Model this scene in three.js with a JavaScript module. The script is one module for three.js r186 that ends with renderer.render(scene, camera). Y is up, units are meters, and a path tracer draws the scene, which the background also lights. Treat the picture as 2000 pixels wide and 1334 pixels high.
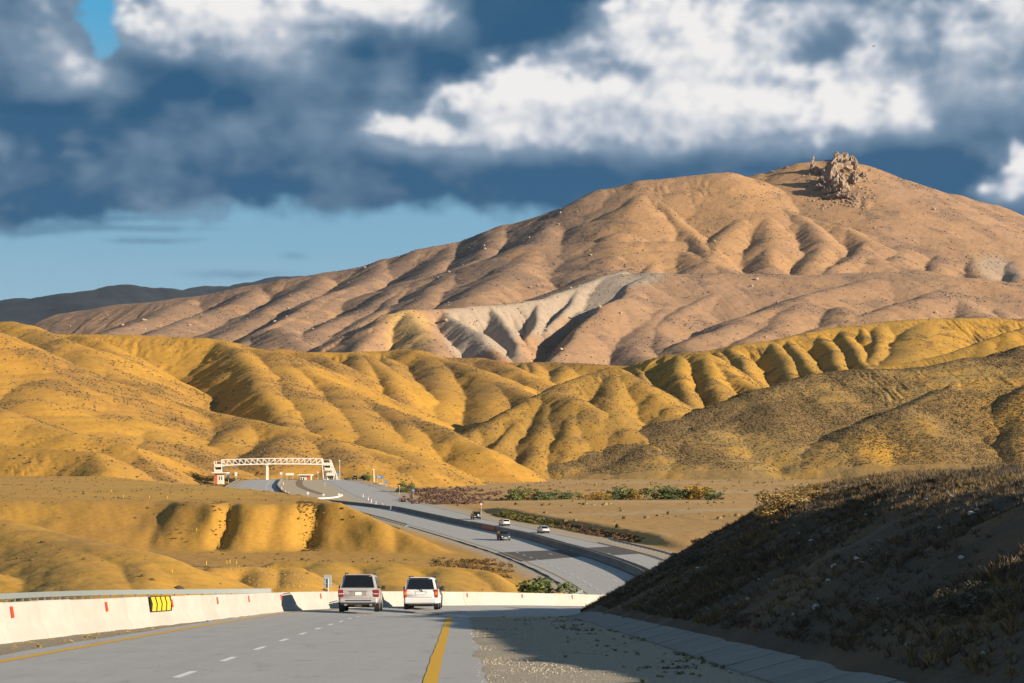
import * as THREE from 'three';
import { mergeGeometries, mergeVertices, toCreasedNormals } from 'three/addons/utils/BufferGeometryUtils.js';
import { RoundedBoxGeometry } from 'three/addons/geometries/RoundedBoxGeometry.js';

// ------------------------------------------------------------------ camera, sun, exposure
const F = 3600, EYE = 16, HZ = 882;              // focal length in photo pixels, eye height in metres, photo row of the horizon
const scene = new THREE.Scene();
const camera = new THREE.PerspectiveCamera(2 * Math.atan(HZ / F) * 180 / Math.PI, 2000 / (2 * HZ), 1, 60000);
camera.position.set(0, EYE, 0);
camera.setViewOffset(2000, 2 * HZ, 0, 0, 2000, 1334);   // the lens is shifted up, verticals stay upright
camera.updateProjectionMatrix();
const renderer = new THREE.WebGLRenderer({ antialias: true });
renderer.toneMapping = THREE.LinearToneMapping;
renderer.toneMappingExposure = 1.86;
renderer.shadowMap.enabled = true;

const SUN_EL = 17.5 * Math.PI / 180, SUN_AZ = 27 * Math.PI / 180;   // low, from the right and a little behind
const sunDir = new THREE.Vector3(Math.cos(SUN_EL) * Math.cos(SUN_AZ), Math.sin(SUN_EL), Math.cos(SUN_EL) * Math.sin(SUN_AZ));
const sun = new THREE.DirectionalLight(new THREE.Color(1, 0.85, 0.64), 5.0);
sun.position.copy(sunDir).multiplyScalar(3000).add(new THREE.Vector3(0, 0, -900));
sun.target.position.set(0, 0, -900);
sun.castShadow = true; sun.shadow.mapSize.set(4096, 4096);
Object.assign(sun.shadow.camera, { left: -1500, right: 1500, top: 1500, bottom: -1500, near: 10, far: 9000 });
sun.shadow.radius = 1;
scene.add(sun, sun.target);
scene.fog = new THREE.FogExp2(new THREE.Color(0.34, 0.54, 1.0), 0.75e-5);

// ------------------------------------------------------------------ helpers
let SEED = 12345;
const rnd = () => { SEED = (SEED + 0x6d2b79f5) | 0; let t = Math.imul(SEED ^ (SEED >>> 15), 1 | SEED); t = (t + Math.imul(t ^ (t >>> 7), 61 | t)) ^ t; return ((t ^ (t >>> 14)) >>> 0) / 4294967296; };
const rr = (a, b) => a + (b - a) * rnd();
const clamp = (x, a = 0, b = 1) => Math.min(b, Math.max(a, x));
const lerp = (a, b, t) => a + (b - a) * t;
const sstep = (a, b, x) => { const t = clamp((x - a) / (b - a)); return t * t * (3 - 2 * t); };
const GX = new Float32Array(512), GY = new Float32Array(512), PERM = new Uint8Array(1024), G3 = [];
{
  const p = [...Array(256).keys()];
  for (let i = 255; i > 0; i--) { const j = Math.floor(rnd() * (i + 1)); [p[i], p[j]] = [p[j], p[i]]; }
  for (let i = 0; i < 1024; i++) PERM[i] = p[i & 255];
  for (let i = 0; i < 256; i++) { const a = rnd() * Math.PI * 2; GX[i] = Math.cos(a); GY[i] = Math.sin(a); const z = rnd() * 2 - 1, s = Math.sqrt(1 - z * z), b = rnd() * 6.2832; G3.push([s * Math.cos(b), s * Math.sin(b), z]); }
}
function n2(x, y) {          // gradient noise, about -1..1
  const ix = Math.floor(x), iy = Math.floor(y), fx = x - ix, fy = y - iy, X = ix & 255, Y = iy & 255;
  const u = fx * fx * fx * (fx * (fx * 6 - 15) + 10), v = fy * fy * fy * (fy * (fy * 6 - 15) + 10);
  const a = PERM[PERM[X] + Y], b = PERM[PERM[X + 1] + Y], c = PERM[PERM[X] + Y + 1], d = PERM[PERM[X + 1] + Y + 1];
  const p = GX[a] * fx + GY[a] * fy, q = GX[b] * (fx - 1) + GY[b] * fy, r = GX[c] * fx + GY[c] * (fy - 1), s = GX[d] * (fx - 1) + GY[d] * (fy - 1);
  return 1.45 * (p + (q - p) * u + (r + (s - r) * u - p - (q - p) * u) * v);
}
function n3(x, y, z) {
  const ix = Math.floor(x), iy = Math.floor(y), iz = Math.floor(z), fx = x - ix, fy = y - iy, fz = z - iz, X = ix & 255, Y = iy & 255, Z = iz & 255;
  const u = fx * fx * (3 - 2 * fx), v = fy * fy * (3 - 2 * fy), w = fz * fz * (3 - 2 * fz);
  const g = (dx, dy, dz) => { const k = G3[PERM[PERM[PERM[X + dx] + Y + dy] + Z + dz]]; return k[0] * (fx - dx) + k[1] * (fy - dy) + k[2] * (fz - dz); };
  return 1.5 * lerp(lerp(lerp(g(0, 0, 0), g(1, 0, 0), u), lerp(g(0, 1, 0), g(1, 1, 0), u), v), lerp(lerp(g(0, 0, 1), g(1, 0, 1), u), lerp(g(0, 1, 1), g(1, 1, 1), u), v), w);
}
const fbm = (x, y, o = 4) => { let s = 0, a = 0.5; for (let i = 0; i < o; i++) { s += a * n2(x, y); x = x * 2.03 + 17.1; y = y * 2.03 + 5.7; a *= 0.5; } return s; };
const fbm3 = (x, y, z, o = 4) => { let s = 0, a = 0.5; for (let i = 0; i < o; i++) { s += a * n3(x, y, z); x = x * 2.03 + 7.1; y = y * 2.03 + 3.7; z = z * 2.03 + 11.3; a *= 0.5; } return s; };
const rgb = (r, g, b) => new THREE.Color().setRGB(r, g, b);
// a photo pixel at depth D metres in front of the camera
const at = (px, py, D) => new THREE.Vector3((px - 1000) / F * D, EYE - (py - HZ) / F * D, -D);
const atX = (px, D) => (px - 1000) / F * D;

const used = new Map();
function numbered(name) { const k = used.get(name) ?? 0; used.set(name, k + 1); return k ? name + '_' + String(k).padStart(3, '0') : name; }
function tag(o, label, category, group, kind) {
  if (label) o.userData.label = label; if (category) o.userData.category = category; if (group) o.userData.group = group; if (kind) o.userData.kind = kind; return o;
}
function thing(name, label, category, pos, turn = 0, group) {
  const o = new THREE.Group(); o.name = numbered(name); if (pos) o.position.copy(pos); o.rotation.y = turn; scene.add(o); return tag(o, label, category, group);
}
function part(name, geo, mat, parent) {
  const m = new THREE.Mesh(Array.isArray(geo) ? merge(geo) : geo, mat); m.name = name; m.castShadow = m.receiveShadow = true; parent.add(m); return m;
}
function single(name, geo, mat, label, category, group, kind) { const m = part(numbered(name), geo, mat, scene); return tag(m, label, category, group, kind); }
function copyOf(o, label) { const c = o.clone(); c.name = numbered(o.name.replace(/_\d{3}$/, '')); if (label) c.userData.label = label; scene.add(c); return c; }
function merge(list) {
  return mergeGeometries(list.map((g) => { const k = g.index ? g.toNonIndexed() : g; for (const a of Object.keys(k.attributes)) if (!['position', 'normal', 'uv'].includes(a)) k.deleteAttribute(a); if (!k.attributes.uv) k.setAttribute('uv', new THREE.BufferAttribute(new Float32Array(k.attributes.position.count * 2), 2)); return k; }));
}
const box = (w, h, d, x = 0, y = 0, z = 0) => new THREE.BoxGeometry(w, h, d).translate(x, y, z);
const rbox = (w, h, d, x = 0, y = 0, z = 0, r = 0.03) => new RoundedBoxGeometry(w, h, d, 2, Math.min(r, w / 2.1, h / 2.1, d / 2.1)).translate(x, y, z);
const cyl = (r0, r1, h, x = 0, y = 0, z = 0, n = 10) => new THREE.CylinderGeometry(r1, r0, h, n).translate(x, y + h / 2, z);
function bar(a, b, r, n = 6) { const d = new THREE.Vector3().subVectors(b, a), g = new THREE.CylinderGeometry(r, r, d.length(), n); g.applyQuaternion(new THREE.Quaternion().setFromUnitVectors(new THREE.Vector3(0, 1, 0), d.clone().normalize())); return g.translate((a.x + b.x) / 2, (a.y + b.y) / 2, (a.z + b.z) / 2); }
function beam(a, b, w, h) { const d = new THREE.Vector3().subVectors(b, a), L = d.length(), g = new THREE.BoxGeometry(w, h, L), m = new THREE.Matrix4().lookAt(a, b, new THREE.Vector3(0, 1, 0)); g.applyMatrix4(m); return g.translate((a.x + b.x) / 2, (a.y + b.y) / 2, (a.z + b.z) / 2); }
const V = (x, y, z) => new THREE.Vector3(x, y, z);

// textures: grain around a mean, as linear data, repeating
function dataTex(n, f, srgb = false, comps = 1) {
  const d = new Uint8Array(n * n * 4);
  for (let y = 0; y < n; y++) for (let x = 0; x < n; x++) { const c = f(x / n, y / n), o = (y * n + x) * 4; const a = Array.isArray(c) ? c : [c, c, c]; for (let k = 0; k < 3; k++) d[o + k] = clamp(a[k]) * 255; d[o + 3] = 255; }
  const t = new THREE.DataTexture(d, n, n); t.wrapS = t.wrapT = THREE.RepeatWrapping; t.magFilter = THREE.LinearFilter; t.minFilter = THREE.LinearFilter; if (srgb) t.colorSpace = THREE.SRGBColorSpace; t.needsUpdate = true; return t;
}
// tileable fbm on the unit square
function tnoise(u, v, k, oct = 4, seed = 0) {
  let s = 0, a = 0.5; let f = k;
  for (let i = 0; i < oct; i++) { s += a * pn2(u * f, v * f, f, seed + i * 31); f *= 2; a *= 0.55; } return s;
}
function pn2(x, y, per, seed) {
  const ix = Math.floor(x), iy = Math.floor(y), fx = x - ix, fy = y - iy, u = fx * fx * (3 - 2 * fx), v = fy * fy * (3 - 2 * fy);
  const h = (i, j) => PERM[PERM[(((ix + i) % per + per) % per) & 255] + ((((iy + j) % per + per) % per + seed) & 255)];
  const a = h(0, 0), b = h(1, 0), c = h(0, 1), d = h(1, 1);
  return 1.45 * lerp(lerp(GX[a] * fx + GY[a] * fy, GX[b] * (fx - 1) + GY[b] * fy, u), lerp(GX[c] * fx + GY[c] * (fy - 1), GX[d] * (fx - 1) + GY[d] * (fy - 1), u), v);
}
const repeatOf = (t, sx, sy = sx) => { const c = t.clone(); c.repeat.set(sx, sy); c.needsUpdate = true; return c; };
const T = {};
T.soil = dataTex(512, (u, v) => 0.74 + 0.17 * tnoise(u, v, 6, 6) + 0.22 * tnoise(u, v, 64, 3, 9));
T.soilBump = dataTex(512, (u, v) => 0.5 + 0.35 * tnoise(u, v, 10, 6, 40));
T.asphalt = dataTex(512, (u, v) => 0.8 + 0.06 * tnoise(u, v, 3, 4, 3) + 0.22 * tnoise(u, v, 128, 2, 5));
T.concrete = dataTex(512, (u, v) => { const s = Math.max(0, tnoise(u, v * 0 + 0.3, 24, 3, 61)) * (0.4 + 0.6 * Math.max(0, tnoise(u, v, 3, 3, 5) + 0.4)); return [0.86 + 0.12 * tnoise(u, v, 5, 5, 13) - 0.10 * s, 0.845 + 0.12 * tnoise(u, v, 5, 5, 13) - 0.13 * s, 0.82 + 0.11 * tnoise(u, v, 5, 5, 13) - 0.17 * s]; });
T.gravel = dataTex(512, (u, v) => { const a = tnoise(u, v, 90, 2, 21), b = tnoise(u, v, 40, 3, 33); const g = 0.62 + 0.5 * a + 0.3 * b; return [g, g * 0.97, g * 0.93]; });
T.gravelBump = dataTex(512, (u, v) => 0.5 + 0.5 * tnoise(u, v, 80, 2, 21));
T.rock = dataTex(512, (u, v) => 0.72 + 0.4 * tnoise(u, v, 5, 6, 71));
const std = (c, rough = 0.9, o = {}) => new THREE.MeshStandardMaterial({ color: c, roughness: rough, ...o });
// ------------------------------------------------------------------ sky: one equirectangular picture of air and clouds
{
  const W = 4096, H = 2048, data = new Float32Array(W * H * 4), c3 = (r, g, b) => [r, g, b].map((v) => Math.pow(v / 255, 2.2));
  // cloud bodies: [column, row, width, height, lightness], given as directions (photo pixels stand for angles)
  const bodies = [
    [330, 45, 120, 65, 0.62], [450, 50, 130, 60, 0.55], [600, 0, 160, 50, 0.5], [760, 25, 130, 45, 0.55], [280, 60, 50, 50, 0.4],
    [165, 172, 80, 40, 0.30], [60, 110, 120, 110, 0.20], [90, 20, 110, 60, 0.15], [220, 195, 40, 35, 0.12],
    [700, 95, 70, 50, 0.22], [600, 130, 60, 50, 0.12],
    [980, 170, 80, 65, 0.5], [900, 235, 120, 60, 0.55], [1030, 225, 120, 75, 0.52], [860, 265, 110, 30, 0.35], [1160, 205, 130, 80, 0.55], [1290, 120, 110, 110, 0.62], [1230, 30, 70, 60, 0.45], [1390, 75, 100, 90, 0.5],
    [1330, 230, 150, 60, 0.5], [1500, 240, 150, 50, 0.5], [1640, 210, 70, 70, 0.62], [1610, 250, 90, 35, 0.3], [1760, 230, 55, 55, 0.45], [1480, 130, 110, 70, 0.25],
    [1700, 110, 45, 50, 0.25], [1850, 90, 140, 90, 0.3], [1640, 30, 160, 60, 0.28], [1960, 40, 90, 90, 0.3], [1540, 60, 80, 60, 0.22], [1980, 205, 70, 40, 0.2],
    [1970, 372, 60, 34, 0.55], [2060, 355, 100, 50, 0.6], [870, 200, 90, 60, 0.3], [790, 275, 60, 30, 0.25], [1060, 140, 80, 50, 0.2], [1560, 160, 120, 60, 0.2], [1420, 270, 200, 35, 0.2], [1900, 150, 160, 90, 0.14], [520, 100, 160, 60, 0.12], [330, 330, 300, 60, 0.06],
    [1035, 55, 120, 55, -0.35], [930, 20, 60, 50, -0.3], [820, 115, 40, 40, -0.25], [720, 90, 45, 45, -0.28], [70, 245, 110, 45, -0.4], [280, 130, 70, 55, -0.22], [440, 190, 120, 60, -0.12],
    [1150, 285, 90, 20, -0.15], [1420, 60, 30, 30, -0.12], [1600, 95, 60, 45, -0.16], [760, 190, 70, 50, -0.12], [1790, 330, 160, 30, -0.25],
    [330, 395, 90, 14, 0.16], [80, 415, 110, 14, 0.15], [170, 460, 120, 10, 0.17], [470, 405, 100, 12, 0.1], [140, 318, 30, 9, 0.2], [8, 312, 22, 22, 0.26],
  ];
  const dens = (px, py) => {
    const f2 = fbm(px / 78, py / 58, 6), w1 = fbm(px / 250, py / 170, 3), w2 = fbm(px / 250 + 31, py / 170 + 9, 3), bx = px + 70 * w1 + 46 * f2, by = py + 46 * w2 + 34 * f2; let s = 0;
    for (const [cx, cy, rx, ry, v] of bodies) { const u = (bx - cx) / rx, t = (by - cy) / ry, d = u * u + t * t; if (d < 6) s += v * Math.exp(-d); }
    const bil = 1 - Math.abs(n2(px / 46, py / 36)) * 1.4 - Math.abs(n2(px / 21 + 9, py / 17)) * 0.6;
    return s + 0.22 * f2 + 0.10 * bil * clamp(s * 2) - 0.03;
  };
  const deep = c3(50, 90, 122), mid = c3(120, 143, 165), pale = c3(186, 194, 206), white = c3(246, 243, 240), low = c3(164, 193, 204), clear = c3(124, 172, 200), high = c3(70, 165, 212);
  const mixc = (o, a, b, t) => { for (let k = 0; k < 3; k++) o[k] = lerp(a[k], b[k], t); };
  const col = [0, 0, 0], sk = [0, 0, 0];
  for (let row = 0; row < H; row++) {
    const el = ((row + 0.5) / H - 0.5) * Math.PI, sy = Math.sin(el), ce = Math.cos(el);
    if (row < H / 2 - 6) { for (let x = 0; x < W; x++) { const o = (row * W + x) * 4; data[o] = 0.14; data[o + 1] = 0.10; data[o + 2] = 0.05; data[o + 3] = 1; } continue; }
    const fineRow = el < 0.36;
    for (let x = 0; x < W; x++) {
      const phi = ((x + 0.5) / W - 0.5) * 2 * Math.PI, dx = ce * Math.cos(phi), dz = ce * Math.sin(phi);
      const az = Math.atan2(dx, -dz), front = Math.abs(az) < 0.42 && fineRow;
      const px = 1000 + F * Math.tan(clamp(az, -1.2, 1.2)), py = HZ - F * Math.tan(Math.min(el, 1.4));
      // billowing: bend the place where the bodies are looked up
      const q = 1 / (0.35 + sy);
      const ax = dx * 9 * 1.0, ay = sy * 15, azz = dz * 9;
      const w1 = fbm3(ax * 1.6, ay * 1.6, azz * 1.6, front ? 5 : 3), w2 = fbm3(ax * 1.6 + 40, ay * 1.6, azz * 1.6 + 9, front ? 5 : 3);
      let L = 0.0, cover = 1;
      const big = fbm3(dx * 4.2 + 3, sy * 9, dz * 4.2, 4);
      const blend = fineRow ? (1 - sstep(0.33, 0.42, Math.abs(az))) * (1 - sstep(0.29, 0.36, el)) : 0;
      if (blend < 1) { const fine = fbm3(ax * 2.2, ay * 2.2, azz * 2.2, 4); L = 0.2 + big * 0.8 + fine * 0.35; cover = sstep(0.09, 0.16, el + w1 * 0.04) * sstep(-0.62, -0.2, big + fine * 0.5); }
      if (blend > 0) {
        const d = dens(px, py), d2 = dens(px + 34, py - 20), f2 = fbm(px / 62, py / 46, 5), wv = fbm(px / 240 + 7, py / 150, 4);
        const lit = clamp(0.52 + 1.7 * (d - d2) + 0.30 * f2 + 0.22 * wv + 0.2 * sstep(0.3, 0.9, d), 0.08, 1);
        let l = 0.17 + 0.42 * clamp(d * 1.6, -0.5, 0.62) + 0.34 * wv + 0.09 * f2 * (0.5 + clamp(d + 0.3));
        l = lerp(l, 0.36 + 0.60 * lit, sstep(0.17, 0.60, d)); l -= 0.10 * sstep(285, 330, py + 20 * wv) * (1 - sstep(1850, 1920, px));
        l = Math.max(l, 0.015 + 0.05 * wv); L = lerp(L, l, blend);
        const edge = 418 + wv * 34 + f2 * 30 + 55 * (1 - sstep(60, 420, px)) + 70 * sstep(1000, 1300, px);
        const streak = sstep(0.02, 0.45, n2(px / 260, py / 17) * 0.75 + 0.4 * f2 + 0.32 - sstep(470, 505, py) - sstep(300, 560, px)) * sstep(380, 420, py) * (1 - sstep(490, 500, py));
        let c = Math.max(1 - sstep(-30, 16, py - edge), streak * 0.5);
        c = Math.max(c, 0.4 * Math.exp(-(((px - 470 + 30 * f2) / 95) ** 2) - ((py - 540 + 9 * f2) / 6) ** 2) + 0.3 * Math.exp(-(((px - 575) / 25) ** 2) - ((py - 502) / 7) ** 2));
        const gap = Math.exp(-(((px - 200) / 46) ** 2) - ((py - 30) / 66) ** 2) + 0.8 * Math.exp(-(((px - 200) / 24) ** 2) - ((py - 105) / 28) ** 2);
        c *= 1 - sstep(0.35, 0.7, gap + f2 * 0.7); cover = lerp(cover, c, blend);
      }
      // seam: outside the frame the same deck goes on
      const t1 = clamp(L / 0.36), t2 = clamp((L - 0.36) / 0.28), t3 = clamp((L - 0.64) / 0.34);
      mixc(col, deep, mid, t1); if (t2 > 0) mixc(col, col, pale, t2); if (t3 > 0) mixc(col, col, white, t3);
      mixc(sk, low, clear, sstep(0.02, 0.15, el)); mixc(sk, sk, high, sstep(0.17, 0.26, el));
      mixc(col, sk, col, cover);
      const o = (row * W + x) * 4; for (let k = 0; k < 3; k++) data[o + k] = col[k] / 1.86; data[o + 3] = 1;
    }
  }
  const t = new THREE.DataTexture(data, W, H, THREE.RGBAFormat, THREE.FloatType);
  t.mapping = THREE.EquirectangularReflectionMapping; t.magFilter = t.minFilter = THREE.LinearFilter; t.needsUpdate = true;
  scene.background = t; scene.environment = t;
}
// ------------------------------------------------------------------ the lie of the land
// curves given as [depth, x] and read by depth
function curve(pts) { const p = [...pts].sort((a, b) => a[0] - b[0]); return (D) => { if (D <= p[0][0]) return p[0][1] + (D - p[0][0]) * (p[1][1] - p[0][1]) / (p[1][0] - p[0][0]); let i = 0; while (i < p.length - 2 && p[i + 1][0] < D) i++; const a = p[Math.max(0, i - 1)], b = p[i], c = p[i + 1], d = p[Math.min(p.length - 1, i + 2)], h = c[0] - b[0], t = clamp((D - b[0]) / h, 0, 1); const mb = (c[1] - a[1]) / (c[0] - a[0]), mc = (d[1] - b[1]) / (d[0] - b[0]), t2 = t * t, t3 = t2 * t; return (2 * t3 - 3 * t2 + 1) * b[1] + (t3 - 2 * t2 + t) * h * mb + (-2 * t3 + 3 * t2) * c[1] + (t3 - t2) * h * mc; }; }
const lowY = (D) => 4 * sstep(560, 790, D) - 9 * sstep(800, 930, D);     // the valley road: flat, over a rise at the footbridge, then down behind it
const xL = curve([[175, 8.6], [206, 8.5], [221, 7.4], [240, 5.6], [270, 1.8], [295, -2], [318, -6.2], [335, -9.3], [384, -18.7], [443, -30.8], [501, -43.6], [588, -71], [650, -97], [715, -105.5], [757, -108.5], [800, -111], [900, -118]]);
const xM = curve([[175, 17], [210, 16.8], [240, 15.7], [278, 11.6], [305, 7.4], [339, 2.35], [372, -4.4], [403, -11.2], [453, -21.4], [510, -33.7], [560, -50], [613, -72.4], [690, -87.8], [740, -93.5], [785, -98], [900, -106]]);
const xM2 = curve([[175, 17], [210, 16.8], [240, 15.7], [278, 11.6], [305, 7.4], [339, 2.35], [372, -4.4], [403, -11.2], [453, -21.4], [510, -32.9], [560, -42], [600, -50], [670, -62.9], [745, -75.5], [785, -81.8], [900, -94]]);
const xR = curve([[175, 25.5], [210, 25.2], [240, 24.5], [270, 22], [289, 20], [329, 13.7], [356, 8.6], [397, 1.3], [430, -5.7], [480, -13.6], [560, -27.5], [625, -39], [700, -52.3], [775, -69], [900, -84]]);
// the near road: points along its dashed line [x, D, heading, distance run]
const NEAR = [];
{ let x = -4.07 + 0.0278 * 60, D = -60, h = -0.0278, s = -60; for (; s < 235; s += 1) { NEAR.push([x, D, h, s]); if (s > 72) h += s < 130 ? 1 / 108 * sstep(72, 84, s) : s > 148 ? -1 / 70 * (s < 200 ? 1 : 0) : 0; x += Math.sin(h); D += Math.cos(h); } }
const nearY = (s) => { const y = EYE - 1.48 - 0.065 * s - 5.5e-5 * Math.max(0, s) ** 2; return s > 150 ? Math.max(y, 0.03) * (1 - sstep(165, 220, s)) : y; };
const bankDrop = (s, off) => 0.05 * sstep(66, 98, s) * Math.max(0, off + 3.65);   // banked into the bend
function nearCoords(x, D) {        // [offset to the right of the dashed line, distance run]
  let lo = clamp(Math.round(D) + 60, 0, NEAR.length - 1), best = 1e9, bi = lo; for (let i = Math.max(0, lo - 8); i < Math.min(NEAR.length, lo + 70); i += 1) { const q = NEAR[i], d = (x - q[0]) ** 2 + (D - q[1]) ** 2; if (d < best) { best = d; bi = i; } }
  const q = NEAR[bi], ux = Math.cos(q[2]), uz = -Math.sin(q[2]); const off = (x - q[0]) * ux + (D - q[1]) * uz, al = (x - q[0]) * Math.sin(q[2]) + (D - q[1]) * Math.cos(q[2]);
  return [off, q[3] + clamp(al, -2, 2), Math.sqrt(best)];
}
const nearAt = (s, off) => { const i = clamp(s + 60, 0, NEAR.length - 1.001), a = NEAR[Math.floor(i)], b = NEAR[Math.floor(i) + 1], f = i - Math.floor(i), h = lerp(a[2], b[2], f); return [lerp(a[0], b[0], f) + Math.cos(h) * off, lerp(a[1], b[1], f) - Math.sin(h) * off, h]; };
const nearPoint = (s, off, up = 0) => { const [x, D] = nearAt(s, off); return V(x, nearY(s) - bankDrop(s, off) + up, -D); };

// ridges: chains of [photo column, photo row, depth]; a hill is the upper hull of its ridges' flanks
function ridge(pts, slope, r = 6, o = {}) { return { p: pts.map(([px, py, D]) => [atX(px, D), D, EYE - (py - HZ) / F * D]), slope, r, ...o }; }
function ridgeHeight(ridges, x, D, rill, rillScale) {
  let best = -1e9;
  for (let k = 0; k < ridges.length; k++) {
    const R = ridges[k], p = R.p; let run = 0;
    for (let i = 0; i < p.length - 1; i++) {
      const a = p[i], b = p[i + 1], ex = b[0] - a[0], ed = b[1] - a[1], L2 = ex * ex + ed * ed, L = Math.sqrt(L2);
      const wx = x - a[0], wd = D - a[1];
      let t = (wx * ex + wd * ed) / L2; t = t < 0 ? 0 : t > 1 ? 1 : t;
      const dx = wx - ex * t, dd = wd - ed * t, d2 = dx * dx + dd * dd, y = a[2] + (b[2] - a[2]) * t;
      if (y - best > 0) {
        const d = Math.sqrt(d2), side = dx * ed - dd * ex > 0 ? (R.right ?? R.slope) : (R.left ?? R.slope);
        let h = y - side * (Math.sqrt(d2 + R.r * R.r) - R.r);
        if (h > best - 12) {
          const al = (run + L * t) / rillScale;
          if (rill) h -= rill * (R.rill ?? 1) * (1 - Math.abs(n2(al + k * 7.3, d / rillScale * 0.22 + k))) ** 5 * sstep(R.r * 0.4, R.r * 0.4 + 25 * rillScale / 10, d);
          if (rill) h -= 0.42 * rill * (R.rill ?? 1) * (1 - Math.abs(n2(al * 3.1 + k * 3.3 + 11, d / rillScale * 0.7 + k))) ** 4 * sstep(R.r * 0.3, R.r * 0.3 + 10 * rillScale / 10, d); if (h > best) best = h;
        }
      }
      run += L;
    }
  }
  return best;
}
// ---- the valley and the ground on the left of the road
const F1 = [
  ridge([[-160, 1196, 88], [0, 1195, 100], [100, 1191, 108], [200, 1185, 115], [330, 1183, 121], [440, 1182, 126], [500, 1183, 128]], 0.5, 2),
  ridge([[-260, 960, 200], [-120, 992, 188], [0, 1018, 175], [60, 1034, 168], [130, 1052, 160], [200, 1065, 153], [260, 1080, 147], [300, 1098, 142], [335, 1125, 136], [350, 1145, 131]], 0.5, 5),
  ridge([[-100, 1105, 142], [0, 1140, 136], [60, 1162, 132]], 0.45, 4), ridge([[140, 1060, 158], [190, 1110, 138], [215, 1160, 122]], 0.42, 5, { rill: 1.4 }), ridge([[285, 1092, 145], [300, 1120, 134], [275, 1165, 122]], 0.5, 2.5),
  ridge([[330, 1162, 140], [372, 1121, 144], [400, 1127, 143], [450, 1160, 139]], 0.62, 1.6),
];
const F3 = [
  ridge([[400, 1128, 165], [428, 1109, 170], [500, 1106, 175], [570, 1107, 178], [604, 1122, 178]], 0.72, 1.6), ridge([[500, 1106, 175], [520, 1150, 160]], 0.6, 2), ridge([[570, 1107, 178], [575, 1150, 160]], 0.6, 2),
  ridge([[560, 1097, 232], [640, 1098, 230], [740, 1102, 226], [850, 1107, 222], [930, 1114, 216], [1000, 1131, 206], [1040, 1152, 196]], 0.42, 3),
  ridge([[640, 1098, 230], [650, 1150, 190]], 0.4, 4), ridge([[760, 1102, 226], [775, 1160, 185]], 0.4, 4), ridge([[880, 1109, 220], [890, 1160, 185]], 0.4, 4),
];
function terrace(x, D) {
  const d = xL(Math.max(D, 180)) - x, k = lerp(0.45, 0.17, sstep(305, 520, D)), far = sstep(560, 760, D);
  let p = Math.min(7.3 + 0.8 * fbm(x * 0.02, D * 0.02, 3), k * (d - 8)); p = lerp(p, Math.min(p, 6.4), far);
  const u = 1000 + x * 12; let De = 303 + 3.2 * fbm(x * 0.07 + 9, 3.3, 3);
  for (const [c, w, A] of [[432, 34, 3.4], [522, 44, 1.6], [600, 46, 4.6], [290, 54, 2], [772, 46, 2]]) { const v = Math.max(0, 1 - Math.abs(u + 12 * fbm(D * 0.07, c, 3) + (D - 303) * 0.5 * Math.sin(c) - c) / w); De += A * v * (0.3 + 0.7 * v); } De += 1.5 * fbm(x * 0.16, D * 0.12 + 5, 4);
  if (u > 640) De -= 6 * sstep(640, 800, u);
  const face = lerp(0.26, 0.54, sstep(230, 430, u)) * lerp(1, 0.75, sstep(660, 800, u));
  const z = (D - De + 7) * face; return smin(p, z, 1.1);
}
const smin = (a, b, k) => { const h = clamp(0.5 + 0.5 * (b - a) / k); return lerp(b, a, h) - k * h * (1 - h); };
function groundY(x, D) {
  if (D < 12) D = 12;
  const wx = x + 1.6 * fbm(x * 0.06, D * 0.06, 3), wd = D + 1.6 * fbm(x * 0.06 + 30, D * 0.06, 3);
  let y = 0.25 * fbm(x * 0.03, D * 0.03, 3) + 0.9 * sstep(0, 1, fbm(x * 0.008 + 5, D * 0.008, 2)) * sstep(420, 600, D);
  const right = x - xR(Math.max(D, 180));
  if (D > 160) {
    y += 1.5 * sstep(7.5, 10.5, right + 0.9 * fbm(D * 0.11, 4, 2)) * sstep(290, 330, D) * (1 - sstep(470, 530, D)) * 1 + 1.2 * sstep(10, 60, right) * (1 - sstep(420, 650, D)) * sstep(230, 300, D);
    if (D > 230) { const t = terrace(wx, wd); if (t > -2) y = -smin(-y, -t, 1.2); }
  }
  const f = ridgeHeight(F3, wx, wd, 0.5, 4); y = -smin(-y, -f, 0.7);
  if (D < 280) { const g = ridgeHeight(F1, wx, wd, 0.35, 5); y = -smin(-y, -g, 0.9); y = Math.max(y, 0.4 - 3 * sstep(240, 280, D)); }
  y += 0.22 * fbm(x * 0.3, D * 0.3, 4);
  // beds of the two roads
  if (D > 165) {
    const l = xL(D), r = xR(D), edge = Math.max(l - 5 - x, x - r - 6), w = lerp(6, 10, sstep(450, 700, D));
    const bed = lowY(D) - 0.12; y = lerp(bed, y, sstep(0, w, edge)); if (edge < 0) y = bed;
  }
  if (D < 200) {
    const [off, s, dist] = nearCoords(x, D);
    if (dist < 60 && s < 185) {
      const bed = nearY(s) - bankDrop(s, Math.min(off, 5)) - 0.2;
      const out = off < 0 ? Math.max(0, -off - 7.6) : Math.max(0, off - 13);
      const k = bed - out * (off < 0 ? 0.6 : 0.5); y = out <= 0 ? bed : Math.max(y, k);
      if (out > 0 && out < 2.5 && y > bed) y = lerp(bed, y, out / 2.5);
    }
  }
  return y;
}
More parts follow.
